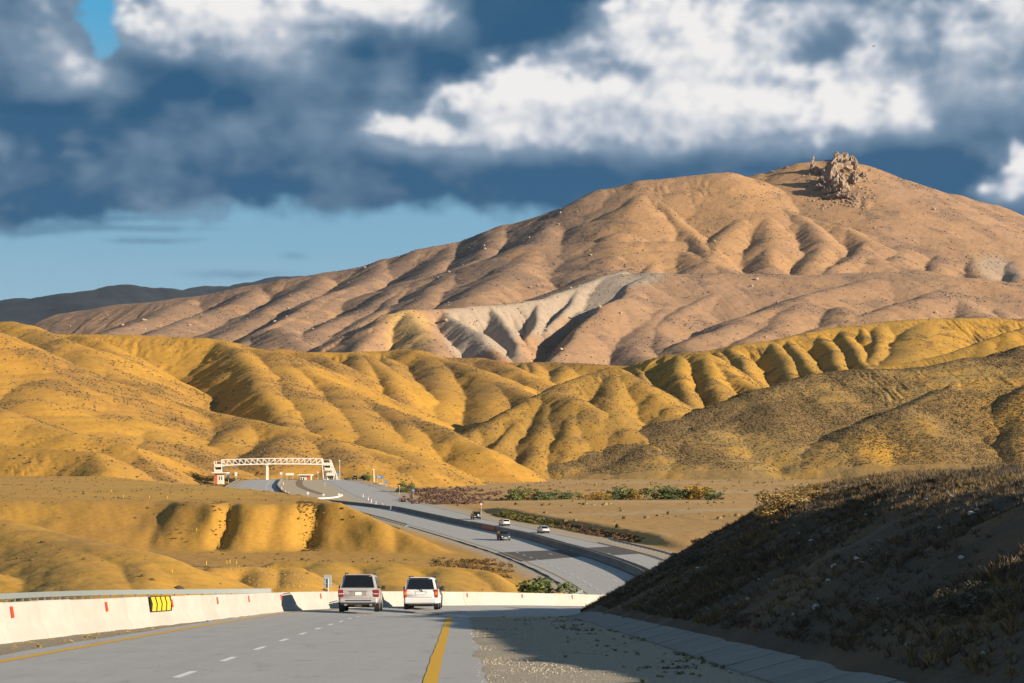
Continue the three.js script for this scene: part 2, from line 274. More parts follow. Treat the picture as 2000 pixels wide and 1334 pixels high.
// ---- hills beyond
const hillL = [
  ridge([[-160, 575, 1030], [-120, 600, 1020], [0, 658, 1000], [45, 681, 985], [100, 718, 965], [145, 750, 950], [200, 788, 925], [250, 818, 900], [300, 845, 880], [345, 866, 860], [400, 892, 835], [440, 912, 820], [470, 925, 812]], 0.46, 14, { left: 0.5, right: 0.42 }),
  ridge([[100, 718, 965], [60, 780, 890], [20, 850, 830]], 0.36, 20), ridge([[200, 788, 925], [190, 840, 860], [150, 890, 810]], 0.36, 18), ridge([[300, 845, 880], [300, 885, 820], [270, 925, 780]], 0.36, 14),
  ridge([[-80, 770, 845], [0, 802, 830], [74, 829, 815], [146, 845, 800], [236, 867, 785], [300, 890, 770], [330, 920, 755]], 0.36, 8), ridge([[-60, 855, 760], [60, 872, 740], [190, 885, 725], [205, 915, 700]], 0.5, 4),
  ridge([[-80, 628, 1300], [20, 629, 1275], [50, 634, 1255], [80, 648, 1232], [110, 657, 1205], [135, 668, 1180], [165, 683, 1160], [195, 708, 1130], [230, 731, 1100], [270, 753, 1070], [300, 770, 1045], [330, 781, 1020], [350, 787, 1005], [400, 800, 985], [475, 820, 955], [575, 842, 925], [662, 862, 900], [700, 877, 885], [762, 896, 868], [800, 910, 855]], 0.46, 10, { left: 0.55, right: 0.42 }),
  ridge([[165, 683, 1160], [200, 770, 1040], [250, 830, 960]], 0.42, 16), ridge([[475, 820, 955], [440, 860, 900], [425, 890, 870]], 0.36, 8), ridge([[575, 842, 925], [550, 885, 850], [520, 925, 820]], 0.34, 10), ridge([[662, 862, 900], [680, 900, 840], [700, 930, 815]], 0.34, 8),
  ridge([[150, 654, 1300], [185, 659, 1280], [205, 669, 1265], [225, 690, 1240], [245, 713, 1210], [275, 737, 1170], [300, 757, 1130], [328, 778, 1085]], 0.55, 7),
  ridge([[80, 652, 1345], [180, 653, 1348], [240, 653, 1348], [330, 657, 1345], [400, 661, 1340], [450, 669, 1330], [500, 681, 1315], [545, 690, 1290], [588, 711, 1255], [640, 742, 1215], [664, 756, 1195], [700, 773, 1165], [745, 794, 1130], [775, 806, 1105], [837, 830, 1060], [890, 853, 1015], [940, 875, 990]], 0.5, 9, { left: 0.62, right: 0.46 }),
  ridge([[430, 664, 1338], [460, 682, 1285], [485, 706, 1230], [500, 722, 1200], [520, 762, 1120], [545, 798, 1060], [575, 830, 1000]], 0.62, 9, { right: 0.66, left: 0.5, rill: 1.8 }), ridge([[545, 690, 1290], [560, 742, 1190], [600, 790, 1090], [650, 835, 1000]], 0.46, 16), ridge([[664, 756, 1195], [690, 810, 1080], [740, 860, 970], [800, 895, 900]], 0.42, 14), ridge([[775, 806, 1105], [795, 840, 1040], [802, 862, 1000]], 0.42, 7), ridge([[570, 800, 1060], [570, 840, 980]], 0.5, 6),
  ridge([[545, 682, 1425], [583, 686, 1420], [610, 690, 1408], [640, 706, 1378], [655, 730, 1340], [664, 757, 1300]], 0.55, 9),
  ridge([[600, 688, 1485], [680, 688, 1482], [717, 697, 1460], [745, 720, 1420], [765, 742, 1380], [778, 765, 1340], [786, 790, 1300], [776, 812, 1270]], 0.6, 9, { rill: 2 }), ridge([[700, 692, 1470], [705, 740, 1370], [720, 785, 1290]], 0.6, 8, { rill: 2.4 }),
  ridge([[690, 687, 1610], [740, 686, 1620], [785, 681, 1620], [815, 684, 1600], [839, 695, 1580], [890, 707, 1545], [935, 722, 1500], [980, 749, 1450], [1040, 774, 1390], [1090, 805, 1330]], 0.56, 14, { left: 0.5, right: 0.62, rill: 1.3 }), ridge([[760, 700, 1560], [770, 722, 1510], [765, 742, 1470]], 0.6, 8), ridge([[850, 697, 1570], [860, 760, 1430], [850, 830, 1290]], 0.55, 16, { rill: 2 }), ridge([[960, 738, 1475], [960, 790, 1370], [940, 840, 1280]], 0.5, 20),
  ridge([[850, 699, 1755], [937, 699, 1760], [975, 706, 1730], [1007, 722, 1690], [1040, 745, 1640], [1066, 766, 1600]], 0.5, 14),
  ridge([[960, 709, 1960], [1080, 707, 1960], [1150, 711, 1930], [1230, 715, 1900]], 0.5, 12), ridge([[1040, 708, 1950], [1056, 745, 1820]], 0.55, 6), ridge([[1020, 710, 1950], [1030, 740, 1840]], 0.6, 4), ridge([[1110, 709, 1950], [1085, 760, 1790]], 0.5, 10),
];
const hillR1 = [
  ridge([[735, 926, 1085], [821, 888, 1110], [896, 852, 1140], [950, 825, 1160], [1001, 800, 1180], [1043, 777, 1200], [1094, 750, 1222], [1145, 732, 1240], [1199, 718, 1250], [1222, 731, 1240], [1250, 748, 1225], [1280, 771, 1205], [1310, 796, 1185], [1330, 818, 1168]], 0.62, 9, { rill: 1.7 }),
  ridge([[1085, 765, 1205], [1127, 780, 1180], [1160, 798, 1165], [1226, 837, 1140], [1270, 870, 1118]], 0.6, 7), ridge([[1043, 790, 1190], [1005, 826, 1160], [975, 862, 1130], [957, 890, 1112], [948, 925, 1092]], 0.6, 5, { right: 1.0 }), ridge([[1085, 770, 1200], [1060, 845, 1140], [1040, 900, 1098]], 0.6, 8), ridge([[1127, 780, 1180], [1120, 850, 1130], [1100, 915, 1090]], 0.6, 8, { rill: 2.2 }), ridge([[920, 842, 1145], [890, 890, 1108], [870, 930, 1085]], 0.6, 5, { right: 0.9 }), ridge([[1199, 718, 1250], [1190, 770, 1200], [1200, 810, 1160]], 0.6, 8, { rill: 2 }),
  ridge([[1205, 722, 1425], [1230, 716, 1420], [1260, 705, 1410], [1300, 694, 1400], [1345, 687, 1390], [1377, 691, 1375], [1405, 712, 1350], [1440, 734, 1325], [1489, 761, 1295], [1530, 787, 1265]], 0.62, 8, { rill: 2.6 }), ridge([[1250, 710, 1412], [1262, 745, 1340], [1290, 800, 1240]], 0.7, 5, { rill: 2.5 }), ridge([[1330, 689, 1392], [1330, 740, 1310], [1350, 790, 1240]], 0.7, 6, { rill: 2.5 }), ridge([[1377, 691, 1375], [1400, 750, 1290], [1420, 790, 1240]], 0.65, 7, { rill: 2 }),
  ridge([[1330, 690, 1640], [1380, 685, 1640], [1440, 672, 1640], [1517, 663, 1650], [1580, 649, 1670], [1650, 637, 1690], [1737, 627, 1710], [1825, 622, 1730], [1895, 621, 1740], [2000, 623, 1750], [2120, 630, 1760]], 0.55, 10),
  ridge([[1425, 675, 1640], [1455, 705, 1565], [1476, 748, 1475]], 0.72, 6, { rill: 2 }), ridge([[1505, 666, 1645], [1538, 704, 1565], [1554, 745, 1480]], 0.72, 6), ridge([[1538, 662, 1652], [1563, 693, 1580], [1597, 732, 1490]], 0.72, 5), ridge([[1600, 648, 1675], [1630, 684, 1595], [1641, 724, 1505]], 0.72, 6), ridge([[1640, 640, 1688], [1668, 677, 1600], [1699, 723, 1500]], 0.75, 5), ridge([[1680, 634, 1698], [1690, 662, 1640]], 0.75, 4), ridge([[1715, 630, 1705], [1716, 670, 1620], [1705, 714, 1520]], 0.7, 7), ridge([[1400, 682, 1640], [1415, 702, 1590], [1450, 760, 1470]], 0.72, 5), ridge([[1800, 624, 1725], [1790, 660, 1640], [1760, 700, 1545]], 0.55, 30),
  ridge([[1680, 727, 1478], [1702, 721, 1482], [1790, 705, 1490], [1867, 687, 1500], [1923, 666, 1512], [1965, 650, 1522], [2010, 638, 1535], [2090, 622, 1550]], 0.6, 6),
];
const hillR2 = [
  ridge([[1000, 930, 1088], [1060, 909, 1100], [1110, 893, 1110], [1150, 880, 1120], [1225, 848, 1140], [1300, 824, 1160], [1370, 803, 1180], [1489, 761, 1210], [1597, 730, 1240], [1660, 723, 1250], [1755, 721, 1255], [1825, 712, 1260], [1895, 701, 1265], [1960, 697, 1270], [2060, 688, 1275]], 0.46, 14),
  ridge([[1890, 707, 1335], [1950, 689, 1332], [2000, 675, 1330], [2070, 660, 1330]], 0.5, 10),
  ridge([[1600, 735, 1237], [1500, 782, 1190], [1400, 832, 1150], [1320, 878, 1120], [1285, 915, 1098]], 0.42, 8), ridge([[1755, 723, 1253], [1640, 782, 1200], [1530, 835, 1152], [1440, 878, 1120], [1390, 905, 1104], [1320, 933, 1084]], 0.42, 7), ridge([[1840, 760, 1200], [1760, 797, 1162], [1690, 828, 1140], [1620, 860, 1120], [1560, 890, 1104], [1500, 930, 1084]], 0.42, 9), ridge([[1450, 775, 1200], [1380, 830, 1150], [1260, 870, 1118], [1180, 915, 1090]], 0.4, 10),
  ridge([[1740, 818, 1142], [1716, 856, 1116], [1738, 922, 1086]], 0.75, 6), ridge([[1660, 852, 1122], [1690, 870, 1112], [1722, 925, 1084]], 0.7, 4), ridge([[1620, 893, 1102], [1645, 904, 1098], [1688, 926, 1084]], 0.7, 4), ridge([[1620, 868, 1116], [1622, 882, 1106], [1600, 920, 1086]], 0.7, 4), ridge([[1770, 810, 1150], [1758, 870, 1112], [1762, 920, 1086]], 0.7, 5),
  ridge([[1930, 708, 1262], [1872, 745, 1222], [1835, 778, 1180], [1860, 800, 1165], [1895, 824, 1150], [1930, 852, 1130], [1978, 893, 1100], [2005, 918, 1086]], 0.6, 4, { rill: 1.5 }), ridge([[1840, 785, 1176], [1799, 866, 1120], [1750, 918, 1090]], 0.6, 4), ridge([[1843, 790, 1174], [1825, 840, 1138], [1838, 882, 1108], [1862, 918, 1088]], 0.6, 4), ridge([[2080, 715, 1240], [2005, 760, 1192], [2000, 840, 1130], [2020, 910, 1086]], 0.6, 16),
];
const mountain = [
  ridge([[-40, 672, 4000], [60, 638, 3900], [130, 612, 3850], [200, 598, 3800], [300, 589, 3750], [450, 565, 3700], [570, 545, 3680], [700, 522, 3660], [760, 505, 3650], [830, 485, 3640], [900, 472, 3630], [1000, 439, 3620], [1100, 409, 3610], [1190, 371, 3600], [1260, 354, 3600], [1340, 347, 3600], [1420, 338, 3600], [1462, 350, 3610]], 0.54, 26, { rill: 0.5 }),
  ridge([[1420, 356, 3740], [1500, 339, 3730], [1570, 320, 3720], [1600, 316, 3720], [1640, 311, 3720], [1680, 320, 3720], [1750, 349, 3700], [1850, 379, 3680], [1930, 400, 3670], [2000, 424, 3660], [2120, 465, 3640]], 0.5, 22, { rill: 0.5 }),
  ridge([[1260, 354, 3600], [1240, 400, 3440], [1215, 455, 3280], [1190, 500, 3140], [1180, 530, 3040]], 0.46, 26), ridge([[1340, 347, 3600], [1320, 420, 3400], [1290, 480, 3220], [1270, 528, 3060]], 0.56, 14), ridge([[1300, 400, 3450], [1350, 450, 3300], [1390, 500, 3120]], 0.56, 12), ridge([[1440, 345, 3600], [1450, 380, 3500], [1440, 430, 3350], [1400, 470, 3220], [1380, 520, 3060]], 0.56, 14, { rill: 1.5 }), ridge([[1450, 350, 3600], [1510, 385, 3500], [1560, 420, 3390], [1600, 470, 3220], [1590, 520, 3060]], 0.54, 16, { rill: 1.3 }), ridge([[1560, 425, 3390], [1640, 440, 3330], [1690, 470, 3230], [1660, 505, 3110], [1630, 528, 3040]], 0.56, 14),
  ridge([[1490, 420, 3380], [1500, 470, 3220], [1510, 522, 3050]], 0.5, 16), ridge([[1340, 490, 3180], [1390, 512, 3080], [1450, 535, 3000]], 0.45, 14, { rill: 0.4 }), ridge([[1640, 330, 3680], [1700, 420, 3430], [1750, 480, 3250], [1730, 520, 3080]], 0.5, 22), ridge([[1750, 355, 3690], [1830, 430, 3440], [1840, 490, 3260], [1820, 530, 3080]], 0.5, 20), ridge([[1850, 385, 3660], [1900, 440, 3450], [1890, 500, 3250], [1920, 560, 3000], [1960, 625, 2700]], 0.48, 20), ridge([[2000, 430, 3640], [1980, 500, 3300], [2000, 560, 3000]], 0.5, 20), ridge([[1660, 500, 3150], [1700, 505, 3130], [1790, 525, 3060]], 0.4, 20),
  // the bench and what falls from it
  ridge([[1215, 537, 2960], [1300, 537, 2980], [1450, 536, 3000], [1600, 536, 3000], [1750, 533, 3010], [1900, 545, 3000], [2100, 560, 3000]], 0.42, 60, { rill: 0.1 }),
  ridge([[1262, 534, 2970], [1242, 550, 2860], [1202, 588, 2720], [1152, 634, 2560], [1100, 682, 2400], [1050, 730, 2250]], 0.5, 12, { left: 0.45, right: 1.1, rill: 0.4 }), ridge([[1330, 545, 2960], [1290, 600, 2760], [1250, 660, 2520], [1260, 710, 2320]], 0.45, 22, { rill: 0.3 }), ridge([[1445, 545, 2930], [1340, 598, 2760], [1285, 640, 2600], [1310, 680, 2450], [1330, 720, 2300]], 0.45, 14, { rill: 0.4 }), ridge([[1390, 548, 2920], [1370, 570, 2850], [1320, 590, 2790]], 0.5, 10), ridge([[1700, 545, 2920], [1560, 580, 2760], [1450, 620, 2610], [1360, 665, 2450], [1340, 705, 2330]], 0.45, 16, { rill: 0.35 }), ridge([[1560, 580, 2760], [1470, 660, 2480], [1440, 705, 2340]], 0.42, 20, { rill: 0.4 }), ridge([[1850, 558, 2910], [1740, 600, 2720], [1600, 640, 2560], [1500, 690, 2380]], 0.42, 24, { rill: 0.4 }), ridge([[1790, 590, 2780], [1830, 630, 2650], [1850, 680, 2450]], 0.5, 12), ridge([[1830, 565, 2880], [1900, 610, 2720], [1980, 660, 2500]], 0.42, 20, { rill: 0.4 }), ridge([[1640, 600, 2700], [1660, 660, 2480], [1640, 700, 2350]], 0.4, 24),
  // the pale badland scarp and the spurs below the long left flank
  ridge([[690, 700, 2330], [735, 640, 2450], [770, 612, 2500], [800, 604, 2520], [860, 605, 2560], [950, 598, 2640], [1050, 586, 2740], [1140, 553, 2860], [1215, 530, 2970]], 0.62, 12, { left: 0.42, right: 0.85, rill: 3.4 }), ridge([[860, 605, 2560], [930, 650, 2440], [985, 700, 2330]], 0.8, 8, { rill: 3 }), ridge([[950, 598, 2640], [1000, 640, 2530], [1010, 690, 2400]], 0.85, 6, { rill: 3 }), ridge([[1040, 588, 2730], [1055, 630, 2620], [1030, 680, 2480]], 0.9, 5, { rill: 3 }), ridge([[1120, 560, 2830], [1110, 600, 2730], [1070, 650, 2590]], 0.9, 5, { rill: 3 }), ridge([[1190, 538, 2930], [1170, 580, 2820], [1110, 635, 2660]], 0.9, 5, { rill: 2 }), ridge([[800, 604, 2520], [830, 650, 2420], [860, 700, 2310]], 0.62, 14, { rill: 1.5 }),
  ridge([[900, 474, 3620], [830, 540, 3320], [720, 600, 3040], [620, 650, 2800], [540, 690, 2620]], 0.4, 20), ridge([[1000, 441, 3610], [930, 510, 3320], [850, 570, 3040], [760, 625, 2780], [680, 680, 2540]], 0.42, 22, { rill: 0.5 }), ridge([[1120, 404, 3600], [1060, 470, 3320], [1000, 530, 3080], [920, 580, 2860]], 0.42, 26), ridge([[760, 507, 3645], [700, 560, 3380], [600, 610, 3120], [500, 660, 2860], [440, 690, 2700]], 0.42, 18), ridge([[640, 535, 3660], [560, 590, 3350], [470, 630, 3120], [400, 670, 2900]], 0.42, 20, { rill: 0.4 }), ridge([[520, 556, 3690], [440, 600, 3420], [340, 640, 3150], [250, 680, 2900]], 0.42, 22, { rill: 0.5 }), ridge([[380, 578, 3720], [300, 620, 3440], [200, 655, 3180], [120, 690, 2950]], 0.42, 25), ridge([[830, 545, 3300], [780, 580, 3120], [690, 640, 2800]], 0.45, 10), ridge([[690, 560, 3370], [620, 585, 3220], [520, 640, 2950]], 0.45, 10), ridge([[560, 640, 2850], [600, 690, 2600]], 0.42, 14),
];
// ---- builds a fan of rows and columns over a stretch of land
function land(name, label, D0, D1, rows, pxa, pxb, cols, heightOf, colorOf, mat, uvm, grow = 1) {
  const pos = new Float32Array((rows + 1) * (cols + 1) * 3), uv = new Float32Array((rows + 1) * (cols + 1) * 2), colr = new Float32Array((rows + 1) * (cols + 1) * 3), idx = [];
  const c = [0, 0, 0];
  for (let i = 0, k = 0; i <= rows; i++) {
    const D = grow === 1 ? lerp(D0, D1, i / rows) : D0 * Math.pow(D1 / D0, i / rows);
    for (let j = 0; j <= cols; j++, k++) {
      const px = lerp(pxa, pxb, j / cols), x = (px - 1000) / F * (D + (grow === 1 ? 0 : 22)), y = heightOf(x, D);
      pos[k * 3] = x; pos[k * 3 + 1] = y; pos[k * 3 + 2] = -D; uv[k * 2] = x / uvm; uv[k * 2 + 1] = (D + 0.7 * y) / uvm;
      colorOf(x, D, y, c); colr[k * 3] = c[0]; colr[k * 3 + 1] = c[1]; colr[k * 3 + 2] = c[2];
    }
  }
  for (let i = 0, w = cols + 1; i < rows; i++) for (let j = 0; j < cols; j++) {
    const a = i * w + j; if (Math.max(pos[a * 3 + 1], pos[(a + 1) * 3 + 1], pos[(a + w) * 3 + 1], pos[(a + w + 1) * 3 + 1]) < -14) continue;
    idx.push(a, a + 1, a + w, a + 1, a + w + 1, a + w);
  }
  const g = new THREE.BufferGeometry(); g.setAttribute('position', new THREE.BufferAttribute(pos, 3)); g.setAttribute('uv', new THREE.BufferAttribute(uv, 2)); g.setAttribute('color', new THREE.BufferAttribute(colr, 3)); g.setIndex(new THREE.BufferAttribute(new Uint32Array(idx), 1)); g.computeVertexNormals();
  return single(name, g, mat, label, null, null, 'structure');
}
const soilMat = (rep, bump, rough = 0.95) => new THREE.MeshStandardMaterial({ vertexColors: true, roughness: rough, map: T.soil, bumpMap: T.soilBump, bumpScale: bump });
const tint = (o, a, b, t) => { t = clamp(t); for (let k = 0; k < 3; k++) o[k] = lerp(a[k], b[k], t); };
const CLAY = [0.58, 0.308, 0.032], CLAY2 = [0.47, 0.242, 0.042], OCHRE = [0.50, 0.235, 0.035], BROWN = [0.21, 0.125, 0.045], TAN = [0.52, 0.295, 0.09], GREY = [0.48, 0.40, 0.30], OLIVE = [0.46, 0.258, 0.04];
const wave = (f, x, D, o = 4) => fbm(x / f, D / f, o);
function hillHeight(set, warp, wl, rill, rs, bump) { return (x, D) => { const a = warp * fbm(x / wl, D / wl, 4), b = warp * fbm(x / wl + 50, D / wl + 20, 4); return ridgeHeight(set, x + a, D + b, rill, rs) + bump * fbm(x / (wl * 0.5) + 3, D / (wl * 0.5), 5); }; }
const hL0 = hillHeight(hillL, 7, 80, 1.8, 15, 1.1), hL = (x, D) => { const h = hL0(x, D); if (D > 860 || x > -90 || x < -170) return h; return Math.min(h, 2.2 + 0.55 * (Math.max(0, -132 - x, x + 110) + Math.max(0, D - 792))); }, hR1 = hillHeight(hillR1, 5, 65, 1.9, 11, 1.0), hR2 = hillHeight(hillR2, 6, 60, 1.6, 13, 1.6), hM = hillHeight(mountain, 26, 260, 9, 60, 4);

const groundMat = soilMat(1, 0.10), ground = land('ground', 'ochre clay ground of the valley with gullies and dry plain', 12, 1330, 640, -260, 2260, 500, groundY, (x, D, y, c) => {
  const n = wave(26, x, D), m = wave(7, x + 90, D); tint(c, [0.62, 0.335, 0.03], CLAY2, 0.3 + 1.2 * n); tint(c, c, BROWN, sstep(0.16, 0.6, m + 0.5 * n) * 0.3);
  tint(c, c, CLAY2, 0.55 * sstep(225, 245, D) * (1 - sstep(320, 350, D)));
  const right = D > 165 ? x - xR(D) : -99, left = D > 165 ? xL(D) - x : 99;
  tint(c, c, TAN, sstep(-2, 14, right) * 0.85); tint(c, c, [0.54, 0.385, 0.20], sstep(-2, 14, right) * sstep(0.05, 0.35, wave(60, x * 0.35, D * 1.4) + 0.4 * m) * 0.75);
  if (right < 9 && left < 6 && D > 165) tint(c, c, GREY, 0.9 * (1 - sstep(4, 9, right)) * (1 - sstep(2, 6, left)));
  tint(c, c, [0.56, 0.31, 0.05], sstep(330, 420, D) * sstep(8, 30, left) * (1 - sstep(520, 700, D)) * 0.7);
}, groundMat, 7, 2);
land('yellow_hills', 'yellow clay hills with rounded spurs left of the footbridge', 600, 2010, 640, -140, 1300, 560, hL, (x, D, y, c) => {
  const n = wave(90, x, D), m = wave(24, x + 40, D); tint(c, CLAY, CLAY2, 0.5 + 1.2 * n); tint(c, c, BROWN, sstep(0.0, 0.5, n * 0.8 + m * 0.8) * 0.45); tint(c, c, OCHRE, sstep(0.2, 0.5, wave(150, x + 300, D)) * 0.8);
  tint(c, c, BROWN, 0.3 * sstep(1360, 1440, D) * sstep(-0.35, 0.1, m + 0.3) * (x > -130 && x < 10 ? 1 : 0));
}, soilMat(1, 0.5), 26);
land('olive_hills', 'olive yellow eroded hills with steep gullies in the middle distance', 1050, 1800, 460, 700, 2180, 620, hR1, (x, D, y, c) => {
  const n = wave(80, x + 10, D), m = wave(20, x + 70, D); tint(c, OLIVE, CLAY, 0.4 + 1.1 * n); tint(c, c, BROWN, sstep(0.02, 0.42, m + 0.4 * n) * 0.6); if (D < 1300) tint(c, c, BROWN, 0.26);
}, soilMat(1, 0.5), 24);
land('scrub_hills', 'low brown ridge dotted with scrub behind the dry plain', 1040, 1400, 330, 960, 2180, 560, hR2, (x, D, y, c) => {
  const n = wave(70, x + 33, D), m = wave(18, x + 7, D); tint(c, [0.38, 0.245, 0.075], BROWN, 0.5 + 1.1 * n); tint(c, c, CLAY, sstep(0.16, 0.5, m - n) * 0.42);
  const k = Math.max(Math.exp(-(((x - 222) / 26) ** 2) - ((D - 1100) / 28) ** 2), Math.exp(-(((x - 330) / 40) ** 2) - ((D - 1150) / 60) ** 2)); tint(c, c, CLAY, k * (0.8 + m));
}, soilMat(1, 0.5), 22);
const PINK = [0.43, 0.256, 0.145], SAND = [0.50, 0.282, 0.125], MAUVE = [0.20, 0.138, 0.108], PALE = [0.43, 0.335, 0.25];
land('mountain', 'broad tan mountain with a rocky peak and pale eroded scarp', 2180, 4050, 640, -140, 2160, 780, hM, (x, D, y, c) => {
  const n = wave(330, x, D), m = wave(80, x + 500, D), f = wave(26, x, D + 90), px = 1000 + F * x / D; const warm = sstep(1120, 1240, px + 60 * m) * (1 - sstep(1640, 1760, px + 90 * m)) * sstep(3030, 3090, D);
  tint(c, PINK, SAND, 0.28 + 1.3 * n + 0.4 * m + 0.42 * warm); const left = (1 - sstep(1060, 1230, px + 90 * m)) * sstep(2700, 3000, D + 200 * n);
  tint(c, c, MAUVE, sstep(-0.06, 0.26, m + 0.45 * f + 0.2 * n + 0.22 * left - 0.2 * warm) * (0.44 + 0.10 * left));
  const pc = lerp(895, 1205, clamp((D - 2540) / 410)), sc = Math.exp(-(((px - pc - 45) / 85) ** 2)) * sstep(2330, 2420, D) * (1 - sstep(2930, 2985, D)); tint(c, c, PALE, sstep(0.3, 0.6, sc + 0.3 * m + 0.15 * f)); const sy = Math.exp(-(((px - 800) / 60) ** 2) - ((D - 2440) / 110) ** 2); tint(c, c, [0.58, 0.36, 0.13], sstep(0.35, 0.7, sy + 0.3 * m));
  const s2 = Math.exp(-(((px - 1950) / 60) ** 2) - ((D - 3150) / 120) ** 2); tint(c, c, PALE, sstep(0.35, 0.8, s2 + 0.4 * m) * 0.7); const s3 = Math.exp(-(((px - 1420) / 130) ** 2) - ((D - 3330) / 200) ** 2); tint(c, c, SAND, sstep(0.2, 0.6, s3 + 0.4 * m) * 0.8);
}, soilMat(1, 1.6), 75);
// the hills far behind, cloud shadow put into their near-black colour, and the plain they stand on
const farSet = [ridge([[-300, 600, 9100], [-100, 598, 9000], [0, 590, 9000], [40, 585, 9000], [70, 587, 9000], [100, 590, 9000], [140, 580, 9000], [190, 565, 9000], [245, 558, 9000], [300, 565, 9000], [345, 571, 9000], [380, 581, 9000], [460, 620, 9000]], 0.3, 120), ridge([[60, 590, 9000], [80, 640, 8400]], 0.3, 80), ridge([[245, 558, 9000], [280, 640, 8300]], 0.3, 80)];
const farSet2 = [ridge([[260, 610, 12000], [360, 578, 12000], [400, 566, 12000], [440, 556, 12000], [480, 552, 12000], [520, 545, 12000], [560, 541, 12000], [640, 540, 12000], [800, 560, 12000]], 0.3, 150)];
const farC = (x, D, y, c) => tint(c, [0.010, 0.020, 0.026], [0.018, 0.026, 0.030], 0.5 + 1.5 * wave(300, x, D));
const farMat = new THREE.MeshStandardMaterial({ vertexColors: true, roughness: 1 });
land('distant_hills', 'dark distant hills at the left edge of the horizon', 7600, 9500, 60, -400, 620, 220, hillHeight(farSet, 90, 900, 0, 1, 45), farC, farMat, 300);
land('distant_hills', 'dark farthest ridge just left of the mountain slope', 10800, 12800, 50, 200, 900, 160, hillHeight(farSet2, 90, 900, 0, 1, 45), farC, farMat, 300);
{
  const g = new THREE.PlaneGeometry(60000, 60000, 1, 1).rotateX(-Math.PI / 2).translate(0, -9, 0); const uv = g.attributes.uv; for (let i = 0; i < uv.count; i++) uv.setXY(i, uv.getX(i) * 3000, uv.getY(i) * 3000);
  single('plain', g, std(rgb(0.45, 0.30, 0.11), 0.95, { map: T.soil }), 'open dry plain reaching to the horizon', null, null, 'structure');
}
// ------------------------------------------------------------------ roads, shoulders, markings
function ribbon(P, n, m, uvm, close = 0) {      // P(i/n, j/m) -> point
  const pos = [], uv = [], idx = [];
  let run = 0, last = null;
  for (let i = 0; i <= n; i++) { let w = 0, lp = null; for (let j = 0; j <= m; j++) { const p = P(i / n, j / m); if (j === 0) { if (last) run += p.distanceTo(last); last = p; } if (lp) w += p.distanceTo(lp); lp = p; pos.push(p.x, p.y, p.z); uv.push(w / uvm, run / uvm); } }
  for (let i = 0, k = m + 1; i < n; i++) for (let j = 0; j < m; j++) { const a = i * k + j; idx.push(a, a + 1, a + k, a + 1, a + k + 1, a + k); }
  const g = new THREE.BufferGeometry(); g.setAttribute('position', new THREE.Float32BufferAttribute(pos, 3)); g.setAttribute('uv', new THREE.Float32BufferAttribute(uv, 2)); g.setIndex(idx); g.computeVertexNormals(); return g;
}
T.road = dataTex(1024, (u, v) => { const st = Math.max(0, tnoise(u, v * 0.12, 22, 3, 51)), g = 0.82 - 0.42 * st * Math.max(0, 0.3 + tnoise(u, v, 4, 3, 17)) - 0.3 * (Math.abs(tnoise(u, v, 4, 5, 131)) < 0.004 ? 1 : 0) + 0.07 * tnoise(u, v, 3, 4, 3) + 0.16 * tnoise(u, v, 200, 2, 5) + 0.06 * tnoise(u, v * 0.0 + 0.2, 14, 3, 77) - 0.22 * sstep(0.36, 0.6, tnoise(u, v, 5, 4, 91)); return g; });
const asphaltMat = std(rgb(0.43, 0.424, 0.416), 0.86, { map: T.road, bumpMap: T.soilBump, bumpScale: 0.004 });
const asphaltDark = std(rgb(0.085, 0.078, 0.075), 0.85, { map: T.asphalt });
const yellowPaint = std(rgb(0.85, 0.47, 0.012), 0.7, { map: T.soil }), fadedYellow = std(rgb(0.50, 0.33, 0.09), 0.75, { map: T.soil }), whitePaint = std(rgb(0.72, 0.72, 0.70), 0.7);
const concreteMat = std(rgb(0.56, 0.525, 0.475), 0.85, { map: T.concrete, bumpMap: T.soilBump, bumpScale: 0.003 });
const darkConcrete = std(rgb(0.33, 0.32, 0.30), 0.88, { map: T.concrete });
const gravelMat = std(rgb(0.54, 0.47, 0.37), 0.95, { map: T.gravel, bumpMap: T.gravelBump, bumpScale: 0.035 });
const metalMat = std(rgb(0.24, 0.285, 0.31), 0.5, { metalness: 0.35 }), poleMat = std(rgb(0.55, 0.56, 0.56), 0.5, { metalness: 0.4 });

